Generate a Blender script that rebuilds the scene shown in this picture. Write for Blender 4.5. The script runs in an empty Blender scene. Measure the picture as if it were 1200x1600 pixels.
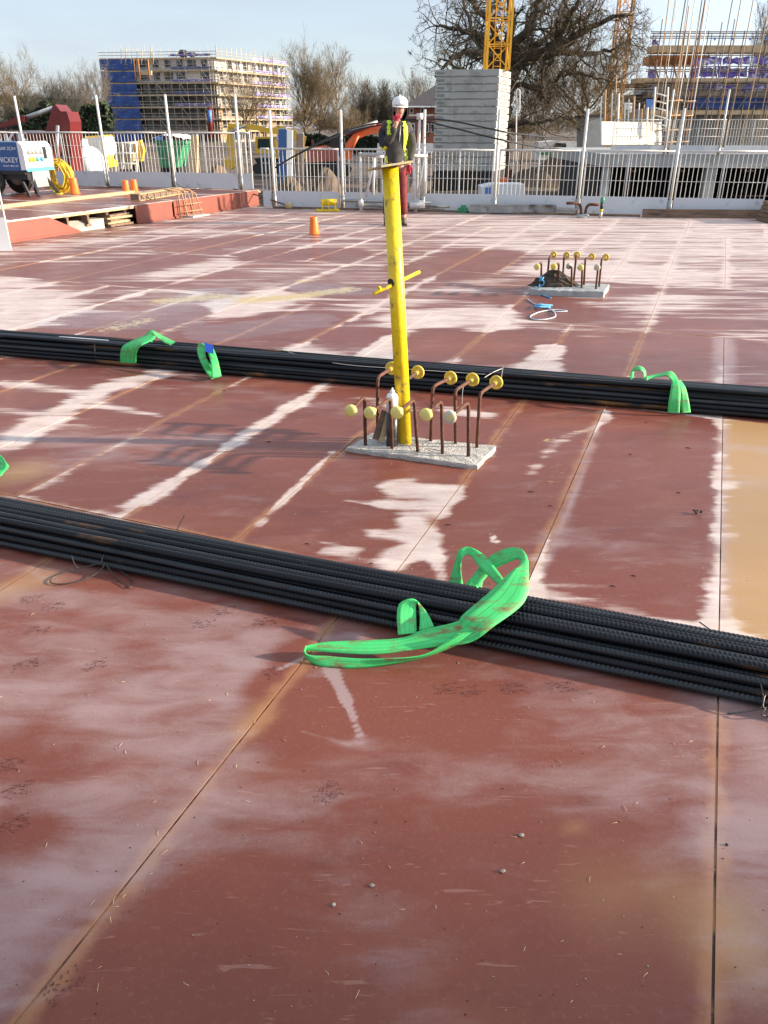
import bpy, bmesh, math, random
import numpy as np
from mathutils import Vector, Matrix, Quaternion
random.seed(7); rng = np.random.default_rng(7)
S = bpy.context.scene
COL = S.collection
R = math.radians

# ------------------------------------------------------------------ camera, sky, sun, exposure
H = 1.45
FPX = 1200.0
PITCH = math.atan(603 / FPX)
cam_d = bpy.data.cameras.new('camera'); cam = bpy.data.objects.new('camera', cam_d); COL.objects.link(cam)
cam.location = (0, 0, H); cam.rotation_euler = (math.pi/2 - PITCH, 0, 0)
cam_d.sensor_fit = 'VERTICAL'; cam_d.sensor_height = 32.0; cam_d.lens = 32.0 * FPX / 1600
cam_d.clip_start = 0.05; cam_d.clip_end = 3000
S.camera = cam

SUN_AZ = R(93); SUN_EL = R(16)     # azimuth measured clockwise from the camera's heading (+Y)
W = bpy.data.worlds.new('World'); S.world = W; W.use_nodes = True
wn = W.node_tree.nodes; wl = W.node_tree.links
bg = wn['Background']
sky = wn.new('ShaderNodeTexSky'); sky.sky_type = 'NISHITA'; sky.sun_disc = False
sky.sun_elevation = SUN_EL; sky.sun_rotation = SUN_AZ
sky.air_density = 1.0; sky.dust_density = 0.8; sky.ozone_density = 2.0
# thin high cloud over the whole sky, brighter towards the sun it scatters
wtc = wn.new('ShaderNodeTexCoord'); wmp = wn.new('ShaderNodeMapping'); wmp.inputs['Scale'].default_value = (1, 1, 5); wl.new(wtc.outputs['Generated'], wmp.inputs[0])
wnz = wn.new('ShaderNodeTexNoise'); wnz.inputs['Scale'].default_value = 2.2; wnz.inputs['Detail'].default_value = 7; wnz.inputs['Roughness'].default_value = .6; wl.new(wmp.outputs[0], wnz.inputs['Vector'])
wrp = wn.new('ShaderNodeValToRGB'); wrp.color_ramp.elements[0].position = .40; wrp.color_ramp.elements[1].position = .75
wrp.color_ramp.elements[0].color = (.68, .68, .68, 1); wrp.color_ramp.elements[1].color = (.96, .96, .96, 1); wl.new(wnz.outputs[0], wrp.inputs[0])
sdir = (math.sin(SUN_AZ)*math.cos(SUN_EL), math.cos(SUN_AZ)*math.cos(SUN_EL), math.sin(SUN_EL))
wdt = wn.new('ShaderNodeVectorMath'); wdt.operation = 'DOT_PRODUCT'; wl.new(wtc.outputs['Generated'], wdt.inputs[0]); wdt.inputs[1].default_value = sdir
wpw = wn.new('ShaderNodeMath'); wpw.operation = 'MAXIMUM'; wl.new(wdt.outputs['Value'], wpw.inputs[0]); wpw.inputs[1].default_value = 0
wp2 = wn.new('ShaderNodeMath'); wp2.operation = 'POWER'; wl.new(wpw.outputs[0], wp2.inputs[0]); wp2.inputs[1].default_value = 1.3
wp3 = wn.new('ShaderNodeMath'); wp3.operation = 'MULTIPLY_ADD'; wl.new(wp2.outputs[0], wp3.inputs[0]); wp3.inputs[1].default_value = 1.9; wp3.inputs[2].default_value = 1.0
wwh = wn.new('ShaderNodeMix'); wwh.data_type = 'RGBA'; wwh.blend_type = 'MULTIPLY'; wwh.inputs['Factor'].default_value = 1; wwh.inputs['A'].default_value = (1.96, 2.18, 2.55, 1); wl.new(wp3.outputs[0], wwh.inputs['B'])
wcl = wn.new('ShaderNodeMix'); wcl.data_type = 'RGBA'; wl.new(wrp.outputs[0], wcl.inputs['Factor']); wl.new(sky.outputs[0], wcl.inputs['A']); wl.new(wwh.outputs['Result'], wcl.inputs['B'])
wl.new(wcl.outputs['Result'], bg.inputs[0]); bg.inputs[1].default_value = 0.13
sun_d = bpy.data.lights.new('sun', 'SUN'); sun_d.energy = 4.3; sun_d.angle = R(1.0); sun_d.color = (1.0, 0.86, 0.68)
sun = bpy.data.objects.new('sun', sun_d); COL.objects.link(sun)
sd = Vector((math.sin(SUN_AZ)*math.cos(SUN_EL), math.cos(SUN_AZ)*math.cos(SUN_EL), math.sin(SUN_EL)))
sun.rotation_euler = sd.to_track_quat('Z', 'Y').to_euler(); sun.location = sd * 60
S.view_settings.view_transform = 'Standard'; S.view_settings.look = 'None'
S.view_settings.gamma = 1; S.view_settings.use_curve_mapping = False
S.view_settings.exposure = 1.3
S.cycles.max_bounces = 5; S.cycles.transparent_max_bounces = 12

# ------------------------------------------------------------------ measuring helpers (photograph pixel -> place in the world)
CP, SP = math.cos(PITCH), math.sin(PITCH)
def ray(x, y):
    u = (x-600)/FPX; v = (800-y)/FPX
    return u, CP+v*SP, -SP+v*CP
def G(x, y, z=0.0):
    d = ray(x, y); t = (z-H)/d[2]
    return Vector((d[0]*t, d[1]*t, z))
def P(x, y, Y):
    d = ray(x, y); t = Y/d[1]
    return Vector((d[0]*t, Y, H+d[2]*t))

# ------------------------------------------------------------------ materials
MATS = {}
def new_mat(name):
    m = bpy.data.materials.new(name); m.use_nodes = True
    nt = m.node_tree; b = nt.nodes['Principled BSDF']
    return m, nt, b
def mat(name, col, rough=0.6, metal=0.0, var=0.15, scale=8.0, bump=0.0, spots=None, spot_scale=20, spot_amt=0.5, coord='Object', emit=None, trans=0.0, alpha=None, spec=None, streak=(1,1,1)):
    """noise-varied principled material; spots = second colour in noise patches (rust, dirt, wear)"""
    m, nt, b = new_mat(name); N = nt.nodes.new; L = nt.links.new
    tc = N('ShaderNodeTexCoord'); mp = N('ShaderNodeMapping'); mp.inputs['Scale'].default_value = streak
    L(tc.outputs[coord], mp.inputs[0])
    nz = N('ShaderNodeTexNoise'); nz.inputs['Scale'].default_value = scale; nz.inputs['Detail'].default_value = 6
    L(mp.outputs[0], nz.inputs['Vector'])
    rp = N('ShaderNodeValToRGB')
    c = np.array(col[:3]); lo = np.clip(c*(1-var), 0, 1); hi = np.clip(c*(1+var), 0, 1)
    rp.color_ramp.elements[0].position = .3; rp.color_ramp.elements[1].position = .7
    rp.color_ramp.elements[0].color = (*lo, 1); rp.color_ramp.elements[1].color = (*hi, 1)
    L(nz.outputs[0], rp.inputs[0]); out = rp.outputs[0]
    if spots is not None:
        n2 = N('ShaderNodeTexNoise'); n2.inputs['Scale'].default_value = spot_scale; n2.inputs['Detail'].default_value = 8; n2.inputs['Roughness'].default_value = .65
        L(mp.outputs[0], n2.inputs['Vector'])
        r2 = N('ShaderNodeValToRGB'); e = r2.color_ramp.elements
        e[0].position = .62-.25*spot_amt; e[1].position = .70-.2*spot_amt
        L(n2.outputs[0], r2.inputs[0])
        mx = N('ShaderNodeMix'); mx.data_type = 'RGBA'; mx.inputs['B'].default_value = (*spots, 1)
        L(r2.outputs[0], mx.inputs['Factor']); L(out, mx.inputs['A']); out = mx.outputs['Result']
    L(out, b.inputs['Base Color'])
    b.inputs['Roughness'].default_value = rough; b.inputs['Metallic'].default_value = metal
    if spec is not None: b.inputs['Specular IOR Level'].default_value = spec
    if bump:
        bp = N('ShaderNodeBump'); bp.inputs['Strength'].default_value = bump; bp.inputs['Distance'].default_value = .01
        n3 = N('ShaderNodeTexNoise'); n3.inputs['Scale'].default_value = scale*6; n3.inputs['Detail'].default_value = 5
        L(mp.outputs[0], n3.inputs['Vector']); L(n3.outputs[0], bp.inputs['Height']); L(bp.outputs[0], b.inputs['Normal'])
    if trans: b.inputs['Transmission Weight'].default_value = trans
    if alpha is not None: b.inputs['Alpha'].default_value = alpha
    MATS[name] = m
    return m
M = {}
M['steel_white'] = mat('white_powder_coat', (.64, .62, .58), .45, var=.08, spots=(.45, .42, .38), spot_scale=9, spot_amt=.2)
M['kick'] = mat('grey_white_sheet', (.62, .64, .66), .4, var=.05, scale=3, spots=(.45, .45, .44), spot_scale=5, spot_amt=.15)
M['yellow'] = mat('yellow_paint', (.80, .56, .008), .40, var=.14, spots=(.30, .21, .06), spot_scale=17, spot_amt=.20, bump=.25)
M['yellow_cap'] = mat('yellow_plastic', (.78, .56, .08), .5, var=.08, spots=(.42, .34, .18), spot_scale=40, spot_amt=.25)
M['grey_cap'] = mat('mortar_splashed_cap', (.46, .44, .38), .8, var=.15, spots=(.66, .52, .12), spot_scale=30, spot_amt=.4)
M['pale_cap'] = mat('pale_yellow_plastic', (.72, .62, .18), .5, var=.1, spots=(.5, .46, .3), spot_scale=30, spot_amt=.3)
M['rust'] = mat('rusty_steel', (.125, .046, .022), .8, var=.35, scale=30, spots=(.055, .025, .018), spot_scale=50, spot_amt=.5, bump=.3)
M['rust_pale'] = mat('pale_rusty_steel', (.42, .26, .14), .8, var=.25, scale=12)
M['rebar'] = mat('dark_mill_scale', (.008, .009, .011), .38, metal=.15, var=.3, scale=14, spots=(.13, .06, .025), spot_scale=7, spot_amt=.10, streak=(.25, 1, 1), spec=.28)
M['rebar_b'] = mat('mill_scale_rust_flecked', (.012, .011, .011), .5, metal=.1, var=.35, scale=18, spots=(.20, .085, .022), spot_scale=4, spot_amt=.34, streak=(.3, 1, 1), spec=.3)
M['rebar_c'] = mat('mill_scale_grey', (.018, .020, .023), .34, metal=.25, var=.3, scale=14, spots=(.008, .008, .009), spot_scale=9, spot_amt=.3, streak=(.3, 1, 1))
M['wire'] = mat('tie_wire', (.10, .085, .075), .45, metal=.8, var=.2)
M['wire_and_glint'] = mat('pale_wire_and_glint', (.55, .52, .48), .5, metal=.3, var=.1)
M['concrete'] = mat('pale_concrete', (.46, .43, .38), .9, var=.12, scale=16, spots=(.36, .34, .31), spot_scale=34, spot_amt=.35, bump=.9)
M['concrete_grey'] = mat('grey_concrete', (.36, .37, .36), .85, var=.10, scale=1.2, bump=.3, spots=(.29, .29, .28), spot_scale=2.2, spot_amt=.3)
M['concrete_block'] = mat('precast_concrete', (.42, .41, .375), .85, var=.10, scale=1.0, spots=(.31, .30, .28), spot_scale=1.6, spot_amt=.35)
M['timber'] = mat('pale_timber', (.50, .36, .19), .75, var=.22, scale=5, streak=(.3, 4, 4), spots=(.34, .24, .14), spot_scale=8, spot_amt=.3)
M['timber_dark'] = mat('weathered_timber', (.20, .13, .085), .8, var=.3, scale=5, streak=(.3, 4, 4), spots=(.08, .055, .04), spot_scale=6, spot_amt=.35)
M['ply_edge'] = mat('plywood_edge', (.48, .36, .20), .8, var=.2)
M['red_board'] = mat('red_film_board', (.235, .062, .040), .45, var=.14, scale=3, spots=(.20, .06, .04), spot_scale=5, spot_amt=.3)
M['orange'] = mat('orange_plastic', (.85, .17, .012), .45, var=.06)
M['black'] = mat('black_plastic', (.018, .018, .02), .5, var=.2)
M['rubber'] = mat('black_rubber', (.02, .02, .02), .8, var=.2)
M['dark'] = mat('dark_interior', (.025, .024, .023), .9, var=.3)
M['blue_paint'] = mat('blue_paint', (.03, .10, .27), .35, var=.08)
M['cyan_paint'] = mat('light_blue_paint', (.10, .42, .60), .4, var=.06)
M['white_paint'] = mat('white_paint', (.80, .80, .78), .35, var=.04)
M['letter'] = mat('white_lettering', (.80, .80, .80), .5, var=.02)
M['galv'] = mat('galvanised_steel', (.48, .47, .44), .45, metal=.6, var=.2, scale=20)
M['grey_metal'] = mat('weathered_aluminium', (.34, .34, .33), .5, metal=.4, var=.2, spots=(.12, .10, .08), spot_scale=3, spot_amt=.4)
M['hose'] = mat('yellow_hose', (.75, .52, .04), .5, var=.12)
M['jug'] = mat('milky_plastic', (.80, .77, .72), .35, var=.05, trans=.25)
M['rope_blue'] = mat('blue_rope', (.08, .34, .56), .7, var=.2, scale=80)
M['rope_pale'] = mat('grey_white_rope', (.50, .54, .58), .7, var=.2, scale=80)
M['soil'] = mat('dark_soil', (.075, .052, .036), .95, var=.5, scale=30, bump=1.0)
M['earth'] = mat('site_earth', (.125, .085, .055), .95, var=.4, scale=.5, bump=.6, spots=(.06, .045, .032), spot_scale=.9, spot_amt=.45)
M['red_machine'] = mat('red_machine_paint', (.13, .014, .012), .4, var=.12)
M['orange_machine'] = mat('orange_machine_paint', (.72, .13, .03), .42, var=.12, spots=(.36, .12, .06), spot_scale=1.5, spot_amt=.25)
M['pink_machine'] = mat('faded_red_paint', (.42, .12, .09), .5, var=.12)
M['yellow_machine'] = mat('yellow_machine_paint', (.80, .47, .04), .42, var=.1)
M['green_paint'] = mat('green_paint', (.04, .26, .12), .45, var=.15)
M['glass'] = mat('dark_glass', (.03, .035, .04), .08, var=.1, spec=.7)
M['crane'] = mat('crane_yellow', (.80, .40, .015), .4, var=.06)
M['crane_dim'] = mat('crane_orange', (.62, .27, .03), .45, var=.1)
M['brick'] = mat('red_brick_wall', (.30, .10, .06), .85, var=.2, scale=2)
M['slate'] = mat('dark_roof_tile', (.065, .055, .052), .7, var=.2, scale=3)
M['render_cream'] = mat('cream_render', (.66, .58, .40), .85, var=.12, scale=.6)
M['bwall'] = mat('pale_block_wall', (.38, .355, .33), .85, var=.15, scale=.4)
M['bwall_white'] = mat('white_insulation_board', (.74, .72, .68), .8, var=.08, scale=.4)
M['bwall_tan'] = mat('tan_block_wall', (.36, .25, .15), .85, var=.2, scale=.4)
M['infill_shade'] = mat('shaded_face_wall', (.085, .07, .06), .9, var=.4, scale=.5, spots=(.24, .20, .16), spot_scale=.45, spot_amt=.3)  # dark colour carries the shade of the block's left face
M['tube'] = mat('scaffold_tube', (.46, .40, .33), .5, metal=.3, var=.2)
M['tube_dark'] = mat('dark_scaffold_tube', (.16, .13, .12), .5, metal=.3, var=.2)
M['board'] = mat('scaffold_board', (.52, .38, .22), .8, var=.2, scale=1.5)
M['board_dark'] = mat('brown_scaffold_board', (.22, .165, .12), .8, var=.25, scale=1.5)
M['net_blue'] = mat('blue_debris_netting', (.035, .075, .24), .8, var=.35, scale=.7)
M['net_purple'] = mat('violet_sheeting', (.17, .12, .48), .6, var=.5, scale=2.0, spots=(.7, .68, .75), spot_scale=1.3, spot_amt=.5)
M['formwork'] = mat('orange_formwork', (.52, .20, .05), .7, var=.3, scale=1)
M['bark'] = mat('oak_bark', (.085, .060, .040), .95, var=.4, scale=2, spots=(.10, .105, .045), spot_scale=1.2, spot_amt=.35)
M['bark_brown'] = mat('brown_bark', (.16, .105, .055), .95, var=.35, scale=.6, spots=(.14, .12, .05), spot_scale=.5, spot_amt=.4)
M['bark_grey'] = mat('grey_bark', (.16, .13, .10), .95, var=.3, scale=.6)
M['bark_dark'] = mat('dark_bark', (.06, .055, .04), .95, var=.3, scale=.6)
M['hedge'] = mat('hedge_leaf', (.030, .045, .018), .8, var=.5, scale=1)
M['pebble'] = mat('pale_pebble', (.30, .25, .21), .85, var=.3, scale=40)
M['twig'] = mat('dark_scrap', (.05, .03, .02), .9, var=.4)
M['straw'] = mat('pale_straw', (.62, .46, .26), .8, var=.2)
M['navy'] = mat('navy_cloth', (.016, .020, .034), .85, var=.3, scale=14, bump=.4)
M['coat'] = mat('charcoal_cloth', (.055, .052, .044), .85, var=.35, scale=10, bump=.5)
M['hivis'] = mat('hi_vis_yellow', (.58, .76, .02), .6, var=.08)
M['maroon'] = mat('maroon_cloth', (.16, .022, .022), .85, var=.3, scale=12, bump=.4)
M['glove'] = mat('red_glove', (.34, .015, .03), .7, var=.2)
M['skin'] = mat('skin', (.60, .34, .25), .55, var=.06)
M['boot'] = mat('brown_boot', (.10, .065, .045), .7, var=.3)
M['helmet'] = mat('white_helmet', (.80, .80, .78), .3, var=.04)
M['can_dark'] = mat('dark_can_label', (.028, .028, .034), .35, var=.3, scale=60, spots=(.4, .4, .4), spot_scale=110, spot_amt=.04)
M['tag_blue'] = mat('blue_sling_tag', (.02, .12, .62), .5, var=.1)
M['label_white'] = mat('white_bundle_label', (.72, .74, .78), .4, var=.1, scale=20)
M['cable'] = mat('black_cable', (.012, .012, .014), .5, var=.1)
M['white_sheet'] = mat('white_sheet', (.82, .82, .80), .6, var=.05)
M['tarp_blue'] = mat('blue_tarpaulin', (.10, .22, .55), .5, var=.2)
M['plaster'] = mat('cream_panel', (.82, .77, .66), .7, var=.06)

def sling_mat():
    m, nt, b = new_mat('green_webbing'); N = nt.nodes.new; L = nt.links.new
    uv = N('ShaderNodeUVMap'); sx = N('ShaderNodeSeparateXYZ'); L(uv.outputs[0], sx.inputs[0])
    # stitch lines along the webbing, four across
    mu = N('ShaderNodeMath'); mu.operation = 'MULTIPLY'; mu.inputs[1].default_value = 4.0; L(sx.outputs[1], mu.inputs[0])
    fr = N('ShaderNodeMath'); fr.operation = 'FRACT'; L(mu.outputs[0], fr.inputs[0])
    su = N('ShaderNodeMath'); su.operation = 'SUBTRACT'; su.inputs[1].default_value = .5; L(fr.outputs[0], su.inputs[0])
    ab = N('ShaderNodeMath'); ab.operation = 'ABSOLUTE'; L(su.outputs[0], ab.inputs[0])
    lt = N('ShaderNodeMath'); lt.operation = 'LESS_THAN'; lt.inputs[1].default_value = .055; L(ab.outputs[0], lt.inputs[0])
    tc = N('ShaderNodeTexCoord')
    nz = N('ShaderNodeTexNoise'); nz.inputs['Scale'].default_value = 14; nz.inputs['Detail'].default_value = 6; L(tc.outputs['Object'], nz.inputs['Vector'])
    rp = N('ShaderNodeValToRGB'); rp.color_ramp.elements[0].color = (.035, .46, .11, 1); rp.color_ramp.elements[1].color = (.085, .68, .18, 1)
    L(nz.outputs[0], rp.inputs[0])
    mx = N('ShaderNodeMix'); mx.data_type = 'RGBA'; mx.inputs['B'].default_value = (.02, .24, .07, 1)
    k = N('ShaderNodeMath'); k.operation = 'MULTIPLY'; k.inputs[1].default_value = .65; L(lt.outputs[0], k.inputs[0])
    L(k.outputs[0], mx.inputs['Factor']); L(rp.outputs[0], mx.inputs['A'])
    n2 = N('ShaderNodeTexNoise'); n2.inputs['Scale'].default_value = 30; n2.inputs['Detail'].default_value = 8; n2.inputs['Roughness'].default_value = .7
    mp = N('ShaderNodeMapping'); mp.inputs['Scale'].default_value = (.35, 1, 1); L(tc.outputs['Object'], mp.inputs[0]); L(mp.outputs[0], n2.inputs['Vector'])
    r2 = N('ShaderNodeValToRGB'); r2.color_ramp.elements[0].position = .51; r2.color_ramp.elements[1].position = .66; L(n2.outputs[0], r2.inputs[0])
    m2 = N('ShaderNodeMix'); m2.data_type = 'RGBA'; m2.inputs['B'].default_value = (.20, .12, .04, 1)
    L(r2.outputs[0], m2.inputs['Factor']); L(mx.outputs['Result'], m2.inputs['A']); L(m2.outputs['Result'], b.inputs['Base Color'])
    b.inputs['Roughness'].default_value = .6
    wv = N('ShaderNodeTexNoise'); wv.inputs['Scale'].default_value = 300; L(tc.outputs['Object'], wv.inputs['Vector'])
    bp = N('ShaderNodeBump'); bp.inputs['Strength'].default_value = .35; bp.inputs['Distance'].default_value = .003; L(wv.outputs[0], bp.inputs['Height']); L(bp.outputs[0], b.inputs['Normal'])
    return m
M['sling'] = sling_mat()

def deck_mat():
    """red film-faced boards with frost (pale), soft rime, painted glare and sun patches, puddles and sawdust driven by per-vertex fields"""
    m, nt, b = new_mat('frosted_red_deck'); N = nt.nodes.new; L = nt.links.new
    def math_(op, a, c=None, clamp=False):
        n = N('ShaderNodeMath'); n.operation = op; n.use_clamp = clamp
        for i, v in enumerate((a, c)):
            if v is None: continue
            if isinstance(v, (int, float)): n.inputs[i].default_value = v
            else: L(v, n.inputs[i])
        return n.outputs[0]
    def step(v, lo, hi):
        n = N('ShaderNodeMapRange'); n.interpolation_type = 'SMOOTHSTEP'
        for key, x in (('Value', v), ('From Min', lo), ('From Max', hi)):
            if isinstance(x, (int, float)): n.inputs[key].default_value = x
            else: L(x, n.inputs[key])
        return n.outputs[0]
    def noise(vec, scale, detail=5, rough=.55, dist=0.0):
        n = N('ShaderNodeTexNoise'); n.inputs['Scale'].default_value = scale; n.inputs['Detail'].default_value = detail
        n.inputs['Roughness'].default_value = rough; n.inputs['Distortion'].default_value = dist; L(vec, n.inputs['Vector']); return n.outputs[0]
    def mapping(sc):
        n = N('ShaderNodeMapping'); n.inputs['Scale'].default_value = sc; L(geo.outputs['Position'], n.inputs[0]); return n.outputs[0]
    def mix(f, a, c):
        n = N('ShaderNodeMix'); n.data_type = 'RGBA'
        for key, v in (('Factor', f), ('A', a), ('B', c)):
            if isinstance(v, (int, float)): n.inputs[key].default_value = v
            elif isinstance(v, tuple): n.inputs[key].default_value = (*v, 1)
            else: L(v, n.inputs[key])
        return n.outputs['Result']
    geo = N('ShaderNodeNewGeometry')
    at = N('ShaderNodeAttribute'); at.attribute_name = 'field'      # x frost, y rime, both with painted glare, z puddle
    sf = N('ShaderNodeSeparateXYZ'); L(at.outputs['Vector'], sf.inputs[0])
    ae = N('ShaderNodeAttribute'); ae.attribute_name = 'edge'       # x,y distance to the two long edges
    se = N('ShaderNodeSeparateXYZ'); L(ae.outputs['Vector'], se.inputs[0])
    ab = N('ShaderNodeAttribute'); ab.attribute_name = 'ends'       # x,y distance to the ends, z edge-frost gain
    sb = N('ShaderNodeSeparateXYZ'); L(ab.outputs['Vector'], sb.inputs[0])
    am = N('ShaderNodeAttribute'); am.attribute_name = 'extra'      # x sawdust, y tan film and painted sun patches
    sm = N('ShaderNodeSeparateXYZ'); L(am.outputs['Vector'], sm.inputs[0])
    pos = geo.outputs['Position']
    oi = N('ShaderNodeObjectInfo')
    # fingers of melt reach along the low sun (x), so stretch the frost noise along x
    n1 = noise(mapping((.34, 4.0, 1)), 1.7, 7, .62, .35)
    n2 = noise(mapping((.8, 7.5, 1)), 3.5, 6, .6, .2)
    n3 = noise(pos, 38, 6, .7)
    ed = math_('MINIMUM', math_('MINIMUM', se.outputs[0], se.outputs[1]), math_('MULTIPLY', math_('MINIMUM', sb.outputs[0], sb.outputs[1]), 1.6))
    nb = noise(pos, 2.3, 4, .6)
    bandw = math_('MULTIPLY', math_('SUBTRACT', nb, .40), .30)
    jf = math_('MULTIPLY', step(math_('SUBTRACT', bandw, ed), -.055, .035), sb.outputs[2])
    f = math_('ADD', sf.outputs[0], math_('MULTIPLY', math_('SUBTRACT', n1, .5), 1.6))
    f = math_('ADD', f, math_('MULTIPLY', math_('SUBTRACT', n2, .5), .65))
    f = math_('ADD', f, math_('MULTIPLY', math_('SUBTRACT', n3, .5), .16))
    f = math_('ADD', f, math_('MULTIPLY', jf, .75))
    frost = step(f, .40, .80)
    frost = math_('MULTIPLY', frost, math_('ADD', .10, math_('MULTIPLY', noise(mapping((.7, 2.0, 1)), 5, 9, .72), 1.22)), True)
    # soft grey rime of the shaded foreground, and glare painted on the far boards
    nr = noise(mapping((.9, 2.4, 1)), 4.2, 8, .6, .5)
    ng = noise(pos, 130, 3, .6)
    rime = math_('MULTIPLY', step(math_('ADD', math_('ADD', sf.outputs[1], math_('MULTIPLY', math_('SUBTRACT', nr, .5), 1.7)), math_('MULTIPLY', math_('SUBTRACT', ng, .5), .28)), .06, 1.18), .56)
    # film colour
    nf = noise(pos, 1.1, 5, .6); ns = noise(pos, 60, 5, .7)
    base = mix(nf, (.152, .045, .030), (.222, .073, .048))
    pb_ = noise(mapping((.8, 1.6, 1)), .9, 6, .62, .4)
    base = mix(math_('MULTIPLY', step(pb_, .50, .68), .50), base, (.30, .105, .055))
    base = mix(math_('MULTIPLY', step(noise(mapping((1.1, 1.9, 1)), 1.7, 7, .65, .3), .52, .70), .55), base, (.105, .036, .032))
    base = mix(math_('MULTIPLY', step(ns, .52, .74), .35), base, (.32, .14, .10))
    base = mix(math_('MULTIPLY', oi.outputs['Random'], .30), base, (.150, .036, .026))
    base = mix(sm.outputs[1], base, (.47, .29, .125))
    spk = step(noise(pos, 420, 2, .5), .70, .76)  # sparkle painted into the film colour as pale specks
    base = mix(math_('MULTIPLY', spk, .6), base, (.55, .36, .28))
    # scratches and scuffs
    sc = step(noise(mapping((1.5, 14, 1)), 6, 3, .5, 1.2), .66, .72)
    base = mix(math_('MULTIPLY', sc, .32), base, (.40, .22, .17))
    # film worn towards the joint: orange timber and dirt
    worn = math_('MULTIPLY', step(math_('ADD', ed, math_('MULTIPLY', math_('SUBTRACT', noise(pos, 9, 5, .6), .5), .10)), .040, .0), .85)
    base = mix(math_('MULTIPLY', worn, .75), base, (.36, .17, .08))
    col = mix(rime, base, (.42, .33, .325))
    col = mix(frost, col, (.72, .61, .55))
    mud = step(math_('ADD', sm.outputs[0], math_('MULTIPLY', math_('SUBTRACT', noise(mapping((1, 2.2, 1)), 14, 7, .75), .5), 1.6)), .42, .60)
    mudc = mix(noise(pos, 50, 4, .6), (.30, .21, .09), (.72, .56, .28))
    col = mix(math_('MULTIPLY', mud, .9), col, mudc)
    L(col, b.inputs['Base Color'])
    wet = step(math_('ADD', sf.outputs[2], math_('MULTIPLY', math_('SUBTRACT', n1, .5), .8)), .4, .55)
    rg = math_('ADD', .24, math_('MULTIPLY', noise(pos, 3.1, 5, .6), .24))
    rg = math_('ADD', rg, math_('MULTIPLY', rime, .22))
    rg = math_('ADD', math_('MULTIPLY', rg, math_('SUBTRACT', 1, frost)), math_('MULTIPLY', frost, .62))
    rg = math_('ADD', math_('MULTIPLY', rg, math_('SUBTRACT', 1, wet)), math_('MULTIPLY', wet, .12))
    L(rg, b.inputs['Roughness']); b.inputs['Specular IOR Level'].default_value = .21
    bp = N('ShaderNodeBump'); bp.inputs['Strength'].default_value = .25; bp.inputs['Distance'].default_value = .004
    hsum = math_('ADD', math_('MULTIPLY', noise(pos, 90, 4, .6), .5), math_('MULTIPLY', frost, .8))
    L(hsum, bp.inputs['Height'])
    b2 = N('ShaderNodeBump'); b2.inputs['Strength'].default_value = .16; b2.inputs['Distance'].default_value = .03
    L(noise(mapping((1, 2, 1)), 2.2, 2, .4), b2.inputs['Height']); L(b2.outputs[0], bp.inputs['Normal'])
    L(bp.outputs[0], b.inputs['Normal'])
    return m
M['deck'] = deck_mat()

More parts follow.
